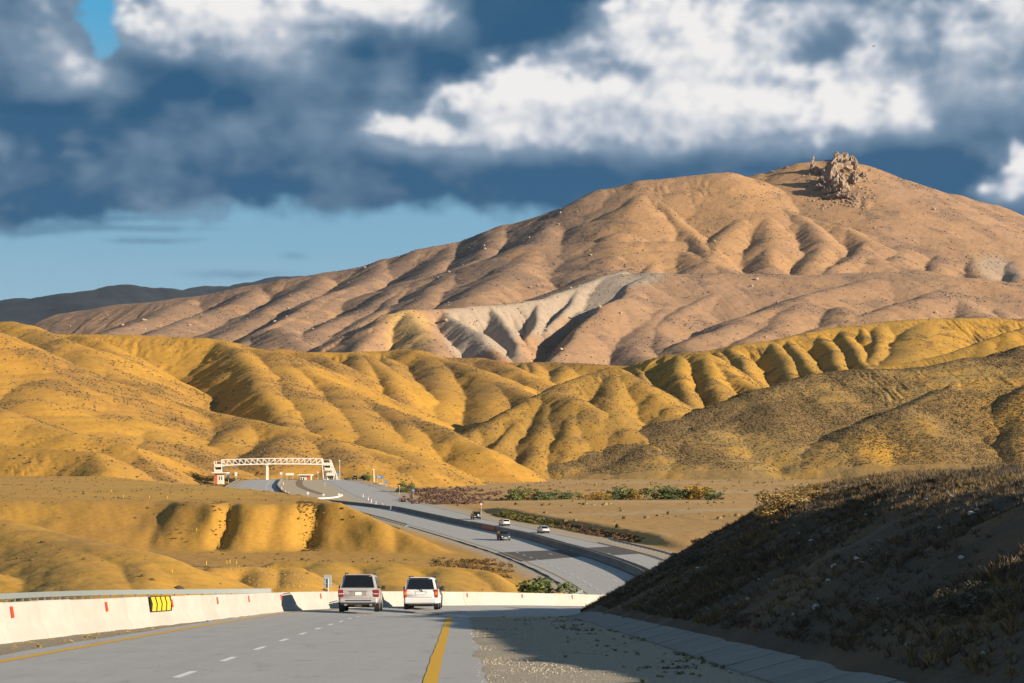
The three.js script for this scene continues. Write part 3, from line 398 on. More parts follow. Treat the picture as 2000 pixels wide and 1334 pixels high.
{ // the road under the camera, which drops over a crest and bends right
  const edgeR = (s) => 4.4 + 0.16 * n2(s * 0.22, 3) + 0.07 * n2(s * 0.9, 7), edgeL = (s) => -4.5 + 0.12 * n2(s * 0.25, 31);
  const rd = single('near_road', ribbon((a, b) => nearPoint(lerp(-50, 205, a), lerp(edgeL(lerp(-50, 205, a)), edgeR(lerp(-50, 205, a)), b), 0), 340, 8, 9), asphaltMat, 'grey two lane asphalt road with yellow edge lines in the foreground', null, null, 'structure');
  const line = (name, off, w, s0, s1, mat, n = 200) => part(name, ribbon((a, b) => nearPoint(lerp(s0, s1, a), off(lerp(s0, s1, a)) + (b - 0.5) * w, 0.006), n, 2, 1.1), mat, rd);
  line('edge_line', (s) => 3.65 + 0.035 * n2(s * 0.35, 2), 0.2, -50, 190, yellowPaint); line('edge_line', (s) => -3.8 + 0.03 * n2(s * 0.3, 12), 0.23, -50, 190, yellowPaint);
  for (let k = -5; k < 30; k++) line('lane_dash', () => 0, 0.12, 26.3 + k * 5.07, 28.15 + k * 5.07, whitePaint, 3);
  single('gravel_shoulder', ribbon((a, b) => { const s = lerp(-50, 150, a), o = lerp(edgeR(s) - 0.3, 8.35, b); return nearPoint(s, o, -0.012 - 0.02 * (b < 0.01 ? 3 : 0) + (b > 0.05 && b < 0.95 ? 0.05 * fbm(s * 0.5, o * 0.5, 3) + 0.012 : 0)); }, 500, 26, 2.4), gravelMat, 'pale gravel verge between the asphalt and the concrete gutter', null, null, 'structure');
  single('dirt_verge', ribbon((a, b) => { const s = lerp(-40, 150, a), o = lerp(-7.2, edgeL(s) + 0.3, b); return nearPoint(s, o, -0.02 + (b > 0.03 && b < 0.97 ? 0.05 * fbm(s * 0.6, o * 0.6, 3) : 0)); }, 300, 14, 2.2), std(rgb(0.40, 0.33, 0.235), 0.95, { map: T.gravel, bumpMap: T.gravelBump, bumpScale: 0.02 }), 'sandy verge strip along the foot of the white barrier', null, null, 'structure');
}
// the gutter of concrete slabs at the foot of the bank
const gutterBed = thing('drainage_gutter', 'concrete slab gutter at the foot of the shaded bank', 'gutter', V(0, 0, 0));
{
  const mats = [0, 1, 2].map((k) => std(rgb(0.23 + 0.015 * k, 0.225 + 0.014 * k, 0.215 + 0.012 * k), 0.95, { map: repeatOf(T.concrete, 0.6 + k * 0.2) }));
  for (let s = 8; s < 82; s += 1.0) {
    const w = 0.985, y = rr(-0.008, 0.008), a = nearPoint(s, 8.25, 0.01 + y), b = nearPoint(s + w, 8.25, 0.01 + y), up = 0.24 + rr(-0.006, 0.006), c = nearPoint(s + w, 9.1, up), d = nearPoint(s, 9.1, up);
    const lo = [a, b, c, d].map((p) => p.clone().add(V(0, -0.12, 0)));
    const g = new THREE.BufferGeometry(), P = [a, b, c, d, ...lo].flatMap((p) => [p.x, p.y, p.z]);
    g.setAttribute('position', new THREE.Float32BufferAttribute(P, 3)); g.setAttribute('uv', new THREE.Float32BufferAttribute([0, s * 0.37, 0, s * 0.37 + 0.5, 0.6, s * 0.37 + 0.5, 0.6, s * 0.37, 0, 0, 0, 0, 0, 0, 0, 0], 2)); g.setIndex([0, 1, 2, 0, 2, 3, 0, 4, 5, 0, 5, 1, 1, 5, 6, 1, 6, 2, 2, 6, 7, 2, 7, 3, 3, 7, 4, 3, 4, 0]);
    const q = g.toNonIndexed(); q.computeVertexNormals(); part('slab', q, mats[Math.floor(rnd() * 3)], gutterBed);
  }
}
// the valley motorway: two carriageways
const lowP = (x, D, up = 0) => V(x, lowY(D) + up, -D);
{
  const Dk = (a) => 176 * Math.pow(960 / 176, a);
  const left = single('valley_road', ribbon((a, b) => { const D = Dk(a); return lowP(lerp(xL(D) - 1.3, xM(D) - 0.3, b), D); }, 420, 8, 12), asphaltMat, 'left carriageway of the valley motorway with oncoming traffic', null, null, 'structure');
  const right = single('valley_road', ribbon((a, b) => { const D = Dk(a); return lowP(lerp(xM2(D) + 0.3, xR(D) + 0.9, b), D); }, 420, 8, 12), asphaltMat, 'right carriageway of the valley motorway with departing traffic', null, null, 'structure');
  const line = (parent, name, f, w, D0, D1, mat, n = 160) => part(name, ribbon((a, b) => { const D = lerp(D0, D1, a), e = 1, sl = (f(D + e) - f(D - e)) / (2 * e), k = Math.sqrt(1 + sl * sl); return lowP(f(D) + (b - 0.5) * w * k, D, 0.03); }, n, 1, 2), mat, parent);
  line(left, 'edge_line', (D) => xL(D), 0.22, 180, 950, fadedYellow, 300); line(right, 'edge_line', (D) => xR(D), 0.22, 180, 950, fadedYellow, 300); line(right, 'edge_line', (D) => xM2(D) + 2.2, 0.18, 515, 800, fadedYellow, 100);
  line(left, 'edge_line', (D) => xM(D) - 4.2, 0.2, 560, 900, whitePaint, 120);
  const dash = (parent, f, w, D0, step, len, D1) => { for (let D = D0; D < D1; D += step) { const sl = (f(D + 1) - f(D - 1)) / 2, k = 1 / Math.sqrt(1 + sl * sl); line(parent, 'lane_dash', f, w, D, D + len * k, whitePaint, 2); D += (k - 1) * step * 0.7; } };
  const fr = (a, b, t) => (D) => lerp(a(D), b(D), t);
  dash(left, fr(xL, xM, 0.2), 0.15, 186, 6.5, 2.6, 520); dash(left, fr(xL, xM, 0.62), 0.15, 190, 12, 3.4, 500); dash(right, fr(xM2, xR, 0.5), 0.15, 190, 12, 3.4, 560); dash(right, fr(xM2, xR, 0.32), 0.15, 560, 9, 3, 780); dash(left, fr(xL, xM, 0.42), 0.15, 560, 8, 3, 780);
  part('repair_patch', ribbon((a, b) => { const D = lerp(lerp(268, 281, b), lerp(292, 300, b), a); return lowP(lerp(xL(D) - 0.9, xM(D) - 0.5, b), D, 0.012); }, 10, 12, 4), asphaltDark, left);
  part('repair_patch', ribbon((a, b) => { const D = lerp(lerp(281, 289, b), lerp(303, 311, b), a); return lowP(lerp(xM(D) + 0.5, xR(D) + 0.6, b), D, 0.012); }, 10, 12, 4), asphaltDark, right);
  // worn lighter and tar-dark streaks follow the wheels
  part('tar_seam', ribbon((a, b) => { const D = lerp(205, 330, a); return lowP(xL(D) - 1.3 - 0.7 * Math.abs(n2(D * 0.08, 2)) + b * 0.16, D, 0.03); }, 80, 1, 2), asphaltDark, left);
  single('traffic_island', ribbon((a, b) => { const D = lerp(516, 800, a); return lowP(lerp(xM(D) + 0.5, xM2(D) + 0.2, b), D, 0.02); }, 120, 6, 5), std(rgb(0.62, 0.52, 0.38), 0.95, { map: T.gravel }), 'sandy traffic island dividing the carriageways before the footbridge', null, null, 'structure');
}
const islandTrack = single('dirt_track', ribbon((a, b) => { const D = lerp(640, 800, a), c = lerp(xM(D), xM2(D), 0.62 - 0.2 * Math.sin(a * 3)); return lowP(c + (b - 0.5) * 2.6, D, 0.05); }, 60, 1, 4), std(rgb(0.20, 0.13, 0.085), 0.95), 'dark earth track curving over the traffic island', null, null, 'structure');
// track along the foot of the terrace on the left
single('dirt_track', ribbon((a, b) => { const u = lerp(260, 900, a), D = 262 - 22 * a, x = atX(u, D) + 0; return V(x, groundY(x, D + (b - 0.5) * 4) + 0.06, -D - (b - 0.5) * 4); }, 180, 4, 5), std(rgb(0.44, 0.27, 0.075), 0.95, { map: T.soil }), 'dirt track running below the eroded terrace on the left', null, null, 'structure');

// ------------------------------------------------------------------ the bank on the right
const bankTop = (D) => EYE - 0.28 - 0.0205 * (D - 40);
function bankY(off, s, x, D) {
  const toe = nearY(s) - bankDrop(s, 9.0) + 0.12, run = off - 8.9 + 0.10 * n2(s * 0.4, 4), slope = 0.56 + 0.05 * n2(s * 0.05, 8);
  let face = toe + slope * Math.max(0, run) * (1 - 0.0 * run) + 0.5 * sstep(0, 4, run) * fbm(s * 0.16, run * 0.1, 4) + 0.35 * sstep(0, 3, run) * fbm(s * 0.5 + 9, run * 0.35, 4);
  const top = bankTop(Math.min(D, 150)) + 0.5 * fbm(x * 0.09, D * 0.09, 4) - 0.06 * Math.max(0, run - 30);
  if (run < 0) face = toe - 0.25 + run * 0.1;
  const y = smin(face, top, 2.0); return y + 0.07 * fbm(x * 1.3, D * 1.3, 3) * sstep(0, 1, run);
}
const bankPos = (off, s) => { const [x, D] = nearAt(s, off); return V(x, bankY(off, s, x, D), -D); };
{
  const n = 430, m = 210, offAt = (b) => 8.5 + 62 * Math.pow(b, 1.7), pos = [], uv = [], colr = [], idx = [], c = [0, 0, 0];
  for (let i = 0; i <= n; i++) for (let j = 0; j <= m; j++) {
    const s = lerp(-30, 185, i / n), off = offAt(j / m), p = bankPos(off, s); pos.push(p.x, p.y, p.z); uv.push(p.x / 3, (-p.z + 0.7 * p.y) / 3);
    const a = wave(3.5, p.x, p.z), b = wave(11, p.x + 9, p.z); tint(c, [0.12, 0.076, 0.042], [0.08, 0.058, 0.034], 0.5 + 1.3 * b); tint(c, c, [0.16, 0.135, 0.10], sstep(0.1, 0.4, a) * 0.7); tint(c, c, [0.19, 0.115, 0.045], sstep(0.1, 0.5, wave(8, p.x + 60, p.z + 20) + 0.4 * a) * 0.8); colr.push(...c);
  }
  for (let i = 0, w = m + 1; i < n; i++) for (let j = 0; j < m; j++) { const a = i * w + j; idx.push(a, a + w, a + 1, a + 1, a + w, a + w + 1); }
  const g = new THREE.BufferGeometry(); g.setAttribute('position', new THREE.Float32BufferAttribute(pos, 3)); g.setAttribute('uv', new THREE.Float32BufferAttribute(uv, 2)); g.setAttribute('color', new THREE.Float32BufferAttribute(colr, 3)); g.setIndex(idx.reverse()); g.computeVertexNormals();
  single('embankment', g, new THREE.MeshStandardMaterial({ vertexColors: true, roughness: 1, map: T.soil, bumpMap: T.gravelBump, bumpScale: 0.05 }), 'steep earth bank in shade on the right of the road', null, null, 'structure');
}
// ------------------------------------------------------------------ scrub, grass and stones that nobody could count
function scatter(name, label, category, geo, mat, spots, colors) {
  const m = new THREE.InstancedMesh(geo, mat, spots.length), M = new THREE.Matrix4(), q = new THREE.Quaternion(), e = new THREE.Euler(), col = new THREE.Color();
  spots.forEach((p, i) => { e.set(rr(-0.2, 0.2), rr(0, 6.28), rr(-0.2, 0.2)); q.setFromEuler(e); const s = p[3]; M.compose(V(p[0], p[1], p[2]), q, V(s * rr(0.8, 1.25), s * rr(0.75, 1.2) * (p[4] ?? 1), s * rr(0.8, 1.25))); m.setMatrixAt(i, M); const [a, b] = colors; const t = rnd(); m.setColorAt(i, col.setRGB(lerp(a[0], b[0], t), lerp(a[1], b[1], t), lerp(a[2], b[2], t))); });
  m.name = numbered(name); m.castShadow = m.receiveShadow = true; scene.add(m); return tag(m, label, category, null, 'stuff');
}
const lump = (() => { const g = new THREE.IcosahedronGeometry(0.5, 0), p = g.attributes.position; const sh = {}; for (let i = 0; i < p.count; i++) { const k = [p.getX(i), p.getY(i), p.getZ(i)].map((v) => v.toFixed(2)).join(); sh[k] ??= rr(0.7, 1.25); p.setXYZ(i, p.getX(i) * sh[k], p.getY(i) * sh[k] * 0.75 + 0.2, p.getZ(i) * sh[k]); } g.computeVertexNormals(); return g; })();
const instMat = (rough = 1) => new THREE.MeshStandardMaterial({ color: 0xffffff, roughness: rough });
function sow(n, pxa, pxb, D0, D1, height, dens, size) { const out = []; for (let k = 0; k < n; k++) { const D = Math.sqrt(lerp(D0 * D0, D1 * D1, rnd())), x = atX(lerp(pxa, pxb, rnd()), D); const d = dens(x, D); if (rnd() > d) continue; const y = height(x, D); if (y < -1 || (D < 1400 && y < groundY(x, D))) continue; out.push([x, y - 0.08, -D, size(d) * (0.55 + 1.5 * rnd() ** 3)]); } return out; }
const drk = [[0.07, 0.052, 0.024], [0.17, 0.115, 0.042]];
scatter('scrub', 'small dark scrub dotting the yellow hills on the left', 'scrub', lump, instMat(), sow(300000, -60, 1240, 680, 1960, hL, (x, D) => clamp(0.05 + 0.9 * sstep(-0.05, 0.4, wave(90, x, D) * 0.8 + wave(24, x + 40, D) * 0.8) + 0.35 * sstep(0.1, 0.4, wave(45, x + 200, D))), (d) => 0.62), drk);
scatter('scrub', 'dark scrub on the olive hills of the middle distance', 'scrub', lump, instMat(), sow(190000, 720, 2060, 1085, 1790, hR1, (x, D) => clamp(0.10 + 0.9 * sstep(0.0, 0.4, wave(20, x + 70, D) + 0.4 * wave(80, x + 10, D)) + (D < 1290 ? 0.3 : 0)), () => 0.62), drk);
scatter('scrub', 'dense brown scrub over the low ridge behind the plain', 'scrub', lump, instMat(), sow(230000, 980, 2060, 1075, 1390, hR2, (x, D) => clamp(0.25 + 0.9 * sstep(-0.25, 0.2, wave(70, x + 33, D) - wave(18, x + 7, D) * 0.6)), () => 0.62), [[0.065, 0.047, 0.022], [0.17, 0.115, 0.045]]);
scatter('scrub', 'scattered bushes and stones on the mountain slopes', 'scrub', lump, instMat(), sow(110000, -40, 2060, 2250, 3760, hM, (x, D) => clamp(0.1 + 0.7 * sstep(0.0, 0.35, wave(80, x + 500, D) + 0.5 * wave(26, x, D + 90))), () => 1.5), [[0.06, 0.05, 0.04], [0.15, 0.11, 0.085]]);
scatter('boulders', 'pale boulders strewn over the upper mountain', 'boulders', lump, instMat(), sow(1100, -40, 2060, 2300, 3740, hM, (x, D) => 0.15 + sstep(-0.1, 0.3, wave(160, x + 900, D)), () => rr(1.8, 5)), [[0.30, 0.22, 0.16], [0.46, 0.35, 0.26]]);
scatter('scrub', 'dark tussocks over the near clay slopes on the left', 'scrub', lump, instMat(), sow(60000, -60, 1060, 105, 700, groundY, (x, D) => { if (D > 165 && x > xL(D) - 9) return 0; if (D < 190) { const [o, s] = nearCoords(x, D); if (o > -10) return 0; } return clamp(0.02 + 0.5 * sstep(0.14, 0.5, wave(14, x + 5, D) + 0.3 * wave(50, x, D + 70))); }, (d) => 0.35), [[0.07, 0.05, 0.02], [0.17, 0.11, 0.035]]);
scatter('scrub', 'low grey brown tufts over the dry valley plain', 'scrub', lump, instMat(), sow(9000, 760, 2060, 260, 1100, groundY, (x, D) => (x < xR(D) + 9 ? 0 : clamp(0.05 + 0.9 * sstep(0.12, 0.4, wave(40, x * 0.5, D)))), () => 0.9), [[0.11, 0.075, 0.03], [0.26, 0.19, 0.07]]);
// ------------------------------------------------------------------ barriers, guardrails
// one precast block between two path parameters; profile is [side, up] from the road side to the back
const JERSEY = [[0, 0], [0.02, 0.08], [0.17, 0.33], [0.25, 0.9], [0.27, 0.92], [0.43, 0.92], [0.45, 0.9], [0.55, 0.3], [0.68, 0.08], [0.7, 0]];
function extrudeAlong(P, ts, profile, scale = 1) {     // P(t, side, up)
  const n = profile.length, pos = [], idx = [], uv = []; let run = 0, last = null;
  for (const t of ts) { const c = P(t, 0, 0); if (last) run += c.distanceTo(last); last = c; let w = 0; profile.forEach(([a, b], k) => { if (k) w += Math.hypot(a - profile[k - 1][0], b - profile[k - 1][1]); const p = P(t, a, b * scale); pos.push(p.x, p.y, p.z); uv.push(run / 2.5, w / 2.5); }); }
  for (let i = 0; i < ts.length - 1; i++) for (let k = 0; k < n - 1; k++) { const a = i * n + k; idx.push(a, a + 1, a + n, a + 1, a + n + 1, a + n); }
  const mid = profile.reduce((m, q) => [m[0] + q[0] / n, m[1]], [0, Math.max(...profile.map((q) => q[1])) * 0.3]);
  for (const [i, f] of [[0, 1], [ts.length - 1, 0]]) { const c = P(ts[i], mid[0], mid[1] * scale), m = pos.length / 3, a = i * n; pos.push(c.x, c.y, c.z); uv.push(0.5, 0.5); for (let k = 0; k < n; k++) { const b = (k + 1) % n; f ? idx.push(m, a + b, a + k) : idx.push(m, a + k, a + b); } }
  const g = new THREE.BufferGeometry(); g.setAttribute('position', new THREE.Float32BufferAttribute(pos, 3)); g.setAttribute('uv', new THREE.Float32BufferAttribute(uv, 2)); g.setIndex(idx); const q = g.toNonIndexed(); q.computeVertexNormals(); return q;
}
const barrierOff = (s) => curveB(s);
const curveB = curve([[5, -7.0], [20, -6.75], [41, -6.15], [55, -5.4], [68, -4.85], [85, -4.6], [99, -4.5], [130, -4.5], [180, -4.5]]);
const orangeRed = std(rgb(0.72, 0.055, 0.02), 0.4), blackMat = std(rgb(0.012, 0.012, 0.013), 0.6), whiteMat = std(rgb(0.68, 0.68, 0.66), 0.55);
{
  const wall = thing('concrete_barrier', 'white concrete road barrier with red reflectors curving along the left roadside', 'barrier', V(0, 0, 0));
  const mats = [0, 1, 2, 3].map((k) => std(rgb(0.44 + 0.012 * k, 0.425 + 0.013 * k, 0.40 + 0.014 * k), 0.88, { map: repeatOf(T.concrete, 0.7 + 0.13 * k), bumpMap: T.soilBump, bumpScale: 0.003 }));
  let k = 0;
  for (let s = 7; s < 172; s += 2.93, k++) {
    const jog = rr(-0.007, 0.007), dy = rr(-0.008, 0.008), P = (t, a, b) => nearPoint(t, barrierOff(t) + jog - a, b + dy - 0.03);
    const ts = [0, 0.25, 0.5, 0.75, 1].map((f) => s + 0.001 + f * (2.93 - 0.002));
    const block = part('barrier_block', extrudeAlong(P, ts, JERSEY), mats[Math.floor(rnd() * 4)], wall);
    if (k % 3 === 0) { const t = s + 0.5, q = [[0.195, 0.56], [0.238, 0.82]].map(([a, b]) => [P(t, a - 0.012, b), P(t + 0.17, a - 0.012, b)]); part('reflector', slabFrom(q[0][0], q[0][1], q[1][1], q[1][0], 0.02), orangeRed, block); }
  }
}
function slabFrom(a, b, c, d, th) {       // a thin plate on four corners, given anticlockwise as seen from its front
  const n = new THREE.Vector3().crossVectors(b.clone().sub(a), d.clone().sub(a)).normalize().multiplyScalar(th), P = [a, b, c, d].map((p) => p.clone().add(n)).concat([a, b, c, d]);
  const g = new THREE.BufferGeometry(); g.setAttribute('position', new THREE.Float32BufferAttribute(P.flatMap((p) => [p.x, p.y, p.z]), 3)); g.setAttribute('uv', new THREE.Float32BufferAttribute([0, 0, 1, 0, 1, 1, 0, 1, 0, 0, 1, 0, 1, 1, 0, 1], 2));
  g.setIndex([0, 1, 2, 0, 2, 3, 4, 6, 5, 4, 7, 6, 0, 4, 5, 0, 5, 1, 1, 5, 6, 1, 6, 2, 2, 6, 7, 2, 7, 3, 3, 7, 4, 3, 4, 0]); const q = g.toNonIndexed(); q.computeVertexNormals(); return q;
}
{ // chevron board on the barrier face
  const s0 = 56.9, s1 = 60.0, face = (f, u) => { const s = lerp(s0, s1, f), a = lerp(0.20, 0.25, u); return nearPoint(s, barrierOff(s) - a + 0.05, lerp(0.42, 0.90, u)); };
  const sg = thing('chevron_sign', 'yellow board with black chevrons pointing right on the white barrier', 'sign', V(0, 0, 0));
  part('frame', slabFrom(face(0, 0), face(1, 0), face(1, 1), face(0, 1), 0.02), blackMat, sg);
  const yel = std(rgb(0.78, 0.50, 0.02), 0.5), out = (p) => { const n = nearPoint(58, 0).sub(nearPoint(58, -1)).normalize(); return p.add(n.multiplyScalar(0.024)); };
  const quad = (f0, u0, f1, u1, f2, u2, f3, u3) => slabFrom(out(face(f0, u0)), out(face(f1, u1)), out(face(f2, u2)), out(face(f3, u3)), 0.006);
  const w = 0.165, gap = 0.068; for (let k = 0; k < 4; k++) { const f = 0.03 + k * (w + gap), t = 0.06; part('chevron', [quad(f, 0.05, f + w, 0.05, f + w + t, 0.5, f + t, 0.5), quad(f + t, 0.5, f + w + t, 0.5, f + w, 0.95, f, 0.95)], yel, sg); }
}
const WBEAM = [[0.0, 0.0], [-0.05, 0.05], [-0.05, 0.09], [0.02, 0.14], [0.02, 0.17], [-0.05, 0.22], [-0.05, 0.26], [0, 0.31], [0.03, 0.31], [0.03, 0]];
function guardrail(label, P, t0, t1, step, postStep, postH, lift, group) {
  const g = thing('guardrail', label, 'guardrail', V(0, 0, 0), 0, group), ts = []; for (let t = t0; t < t1 + 1e-6; t += step) ts.push(t);
  part('rail', extrudeAlong((t, a, b) => P(t, -a, b + lift), ts, WBEAM), metalMat, g);
  for (let t = t0 + postStep * 0.3; t < t1; t += postStep) { const p = P(t, 0.1, 0); part('post', new THREE.BoxGeometry(0.1, postH, 0.08).translate(p.x, p.y + postH / 2 - 0.3, p.z), metalMat, g); }
  return g;
}
const railX = curve([[84, -31.5], [100, -27.8], [108, -26.8], [115, -25.5], [121, -22.6], [126, -19.4], [130, -16]]), railY = curve([[84, 9.0], [100, 8.14], [115, 7.2], [126, 6.45], [130, 6.2]]);
guardrail('grey steel guardrail on many short posts behind the white barrier', (t, a, b) => { const sl = (railX(t + 1) - railX(t - 1)) / 2, k = 1 / Math.hypot(1, sl); return V(railX(t) - a * k, railY(t) - 0.95 + b, -t - a * sl * k); }, 88, 129, 1, 1.15, 1.1, 0.8);
const lowSide = (f) => (t, a, b) => { const e = 1, sl = (f(t + e) - f(t - e)) / 2, k = 1 / Math.sqrt(1 + sl * sl); return V(f(t) + a * k, lowY(t) + b, -t + a * sl * k); };
const lowRailL = lowSide((D) => xL(D) - 2.6 - 2.5 * sstep(388, 372, D)), lowRailR = lowSide((D) => xR(D) + 2.2 + 1.2 * sstep(318, 330, D)), lowRailF = lowSide((D) => xL(D) - 3.4);
guardrail('long steel guardrail on white posts left of the motorway below the terrace', lowRailL, 374, 505, 3, 3.2, 1.0, 0.5, null);
guardrail('steel guardrail on white posts right of the motorway by the dark bank', (t, a, b) => lowRailR(t, -a, b), 262, 330, 3, 3.2, 1.0, 0.5);
guardrail('steel guardrail beside the motorway near the left booth', lowRailF, 668, 760, 4, 4.5, 1.1, 0.6);
{ // the curled end of a guardrail beside the green bush
  const c = (t) => { const f = t / 10; return V(lerp(5.4, 7.6, sstep(0, 1, f)) - 1.1 * Math.sin(f * 3.1) * (f < 0.6 ? 1.3 : 0.8), 0.4, -lerp(185, 197, f)); };
  guardrail('curled guardrail end beside the green bush below the bend', (t, a, b) => c(t).add(V(-a, b, 0)), 0, 10, 0.5, 1.1, 1.1, 0.55);
}
{ const c = (t) => { const f = t / 10, a = lerp(-0.3, 3.2, f); return V(atX(741, 715) - 2.4 * Math.cos(a), lowY(715) - 0.1, -715 + 5 * Math.sin(a)); }; guardrail('looped white guardrail end on the verge below the direction sign', (t, a, b) => c(t).add(V(-a * 0.3, b, 0)), 0, 10, 0.5, 2, 1.1, 0.55); }
{ // median of the motorway: a double row of blocks near, a single low wall farther on
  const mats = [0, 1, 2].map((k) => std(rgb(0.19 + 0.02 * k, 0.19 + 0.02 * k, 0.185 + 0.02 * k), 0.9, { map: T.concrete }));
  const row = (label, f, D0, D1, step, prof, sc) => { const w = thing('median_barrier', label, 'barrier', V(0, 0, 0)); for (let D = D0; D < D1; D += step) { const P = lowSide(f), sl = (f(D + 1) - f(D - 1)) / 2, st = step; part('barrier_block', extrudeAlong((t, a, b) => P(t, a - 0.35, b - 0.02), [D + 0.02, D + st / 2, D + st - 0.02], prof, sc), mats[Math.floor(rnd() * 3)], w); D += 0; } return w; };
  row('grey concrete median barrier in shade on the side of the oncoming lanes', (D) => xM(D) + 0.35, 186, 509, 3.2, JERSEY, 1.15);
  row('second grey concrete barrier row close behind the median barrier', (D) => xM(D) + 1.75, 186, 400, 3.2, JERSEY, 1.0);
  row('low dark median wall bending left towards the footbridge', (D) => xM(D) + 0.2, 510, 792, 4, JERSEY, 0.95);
  const p = lowSide((D) => xM(D) - 0.02), q = [[368, 0.2], [380, 0.2], [380, 1.0], [368, 1.0]].map(([D, u]) => p(D, u > 0.5 ? 0.2 : 0.02, u)); 
  single('warning_panel', slabFrom(q[1], q[0], q[3], q[2], 0.03), std(rgb(0.42, 0.13, 0.05), 0.7), 'faded orange panel on the shaded median barrier', 'panel');
}
// ------------------------------------------------------------------ vehicles: the nose points along -z, the origin lies on the ground under the middle
const glassMat = new THREE.MeshPhysicalMaterial({ color: rgb(0.008, 0.009, 0.012), roughness: 0.06, clearcoat: 0.3 }), rubberMat = std(rgb(0.016, 0.016, 0.017), 0.85), rimMat = std(rgb(0.45, 0.45, 0.46), 0.35, { metalness: 0.8 }), trimMat = std(rgb(0.018, 0.018, 0.02), 0.6), chromeMat = std(rgb(0.75, 0.75, 0.76), 0.15, { metalness: 1 }), underMat = std(rgb(0.01, 0.01, 0.01), 0.9);
const redLens = new THREE.MeshPhysicalMaterial({ color: rgb(0.36, 0.014, 0.012), roughness: 0.15, clearcoat: 1 }), darkRedLens = new THREE.MeshPhysicalMaterial({ color: rgb(0.20, 0.012, 0.014), roughness: 0.15, clearcoat: 1 }), amberLens = new THREE.MeshPhysicalMaterial({ color: rgb(0.60, 0.16, 0.02), roughness: 0.15, clearcoat: 1 }), clearLens = new THREE.MeshPhysicalMaterial({ color: rgb(0.62, 0.62, 0.62), roughness: 0.12, clearcoat: 1 }), plateMat = std(rgb(0.70, 0.74, 0.72), 0.5);
const paint = (r, g, b, metal = 0) => new THREE.MeshPhysicalMaterial({ color: rgb(r, g, b), roughness: 0.42, metalness: metal, clearcoat: 0.5, clearcoatRoughness: 0.1 });
function loft(stations) {         // stations: lists of [x, y, z] half outlines from the bottom middle round to the top middle, mirrored here
  const full = stations.map((h) => [...h, ...h.slice(0, -1).reverse().map(([x, y, z]) => [-x, y, z])]), n = full[0].length, pos = full.flat(2), idx = [];
  for (let i = 0; i < full.length - 1; i++) for (let k = 0; k < n; k++) { const a = i * n + k, b = i * n + (k + 1) % n; idx.push(a, a + n, b, b, a + n, b + n); }
  for (const [i, f] of [[0, 0], [full.length - 1, 1]]) { const c = full[i].reduce((s, p) => [s[0] + p[0] / n, s[1] + p[1] / n, s[2] + p[2] / n], [0, 0, 0]), m = pos.length / 3; pos.push(...c); for (let k = 0; k < n; k++) { const a = i * n + k, b = i * n + (k + 1) % n; f ? idx.push(a, m, b) : idx.push(a, b, m); } }
  const g = new THREE.BufferGeometry(); g.setAttribute('position', new THREE.Float32BufferAttribute(pos, 3)); g.setAttribute('uv', new THREE.Float32BufferAttribute(new Float32Array(pos.length / 3 * 2), 2)); g.setIndex(idx); return toCreasedNormals(g, 0.75);
}
const KIND = {
  suv: { L: 4.75, W: 1.9, H: 1.74, belt: 1.05, sill: 0.36, wheel: 0.37, base: 2.85, roofW: 0.70, rear: [0.03, 0.42], roof: [0.42, 2.95], shield: 3.6, hood: 0.98, nose: 0.80 },
  wagon: { L: 4.55, W: 1.8, H: 1.66, belt: 1.02, sill: 0.32, wheel: 0.33, base: 2.7, roofW: 0.67, rear: [0.03, 0.36], roof: [0.36, 2.75], shield: 3.55, hood: 0.95, nose: 0.75 },
  sedan: { L: 4.6, W: 1.78, H: 1.44, belt: 0.92, sill: 0.26, wheel: 0.32, base: 2.7, roofW: 0.62, rear: [0.62, 1.25], roof: [1.25, 2.65], shield: 3.45, hood: 0.86, nose: 0.66 },
  offroad: { L: 4.7, W: 1.88, H: 1.88, belt: 1.14, sill: 0.45, wheel: 0.39, base: 2.8, roofW: 0.74, rear: [0.02, 0.22], roof: [0.22, 2.75], shield: 3.2, hood: 1.08, nose: 0.95 },
};
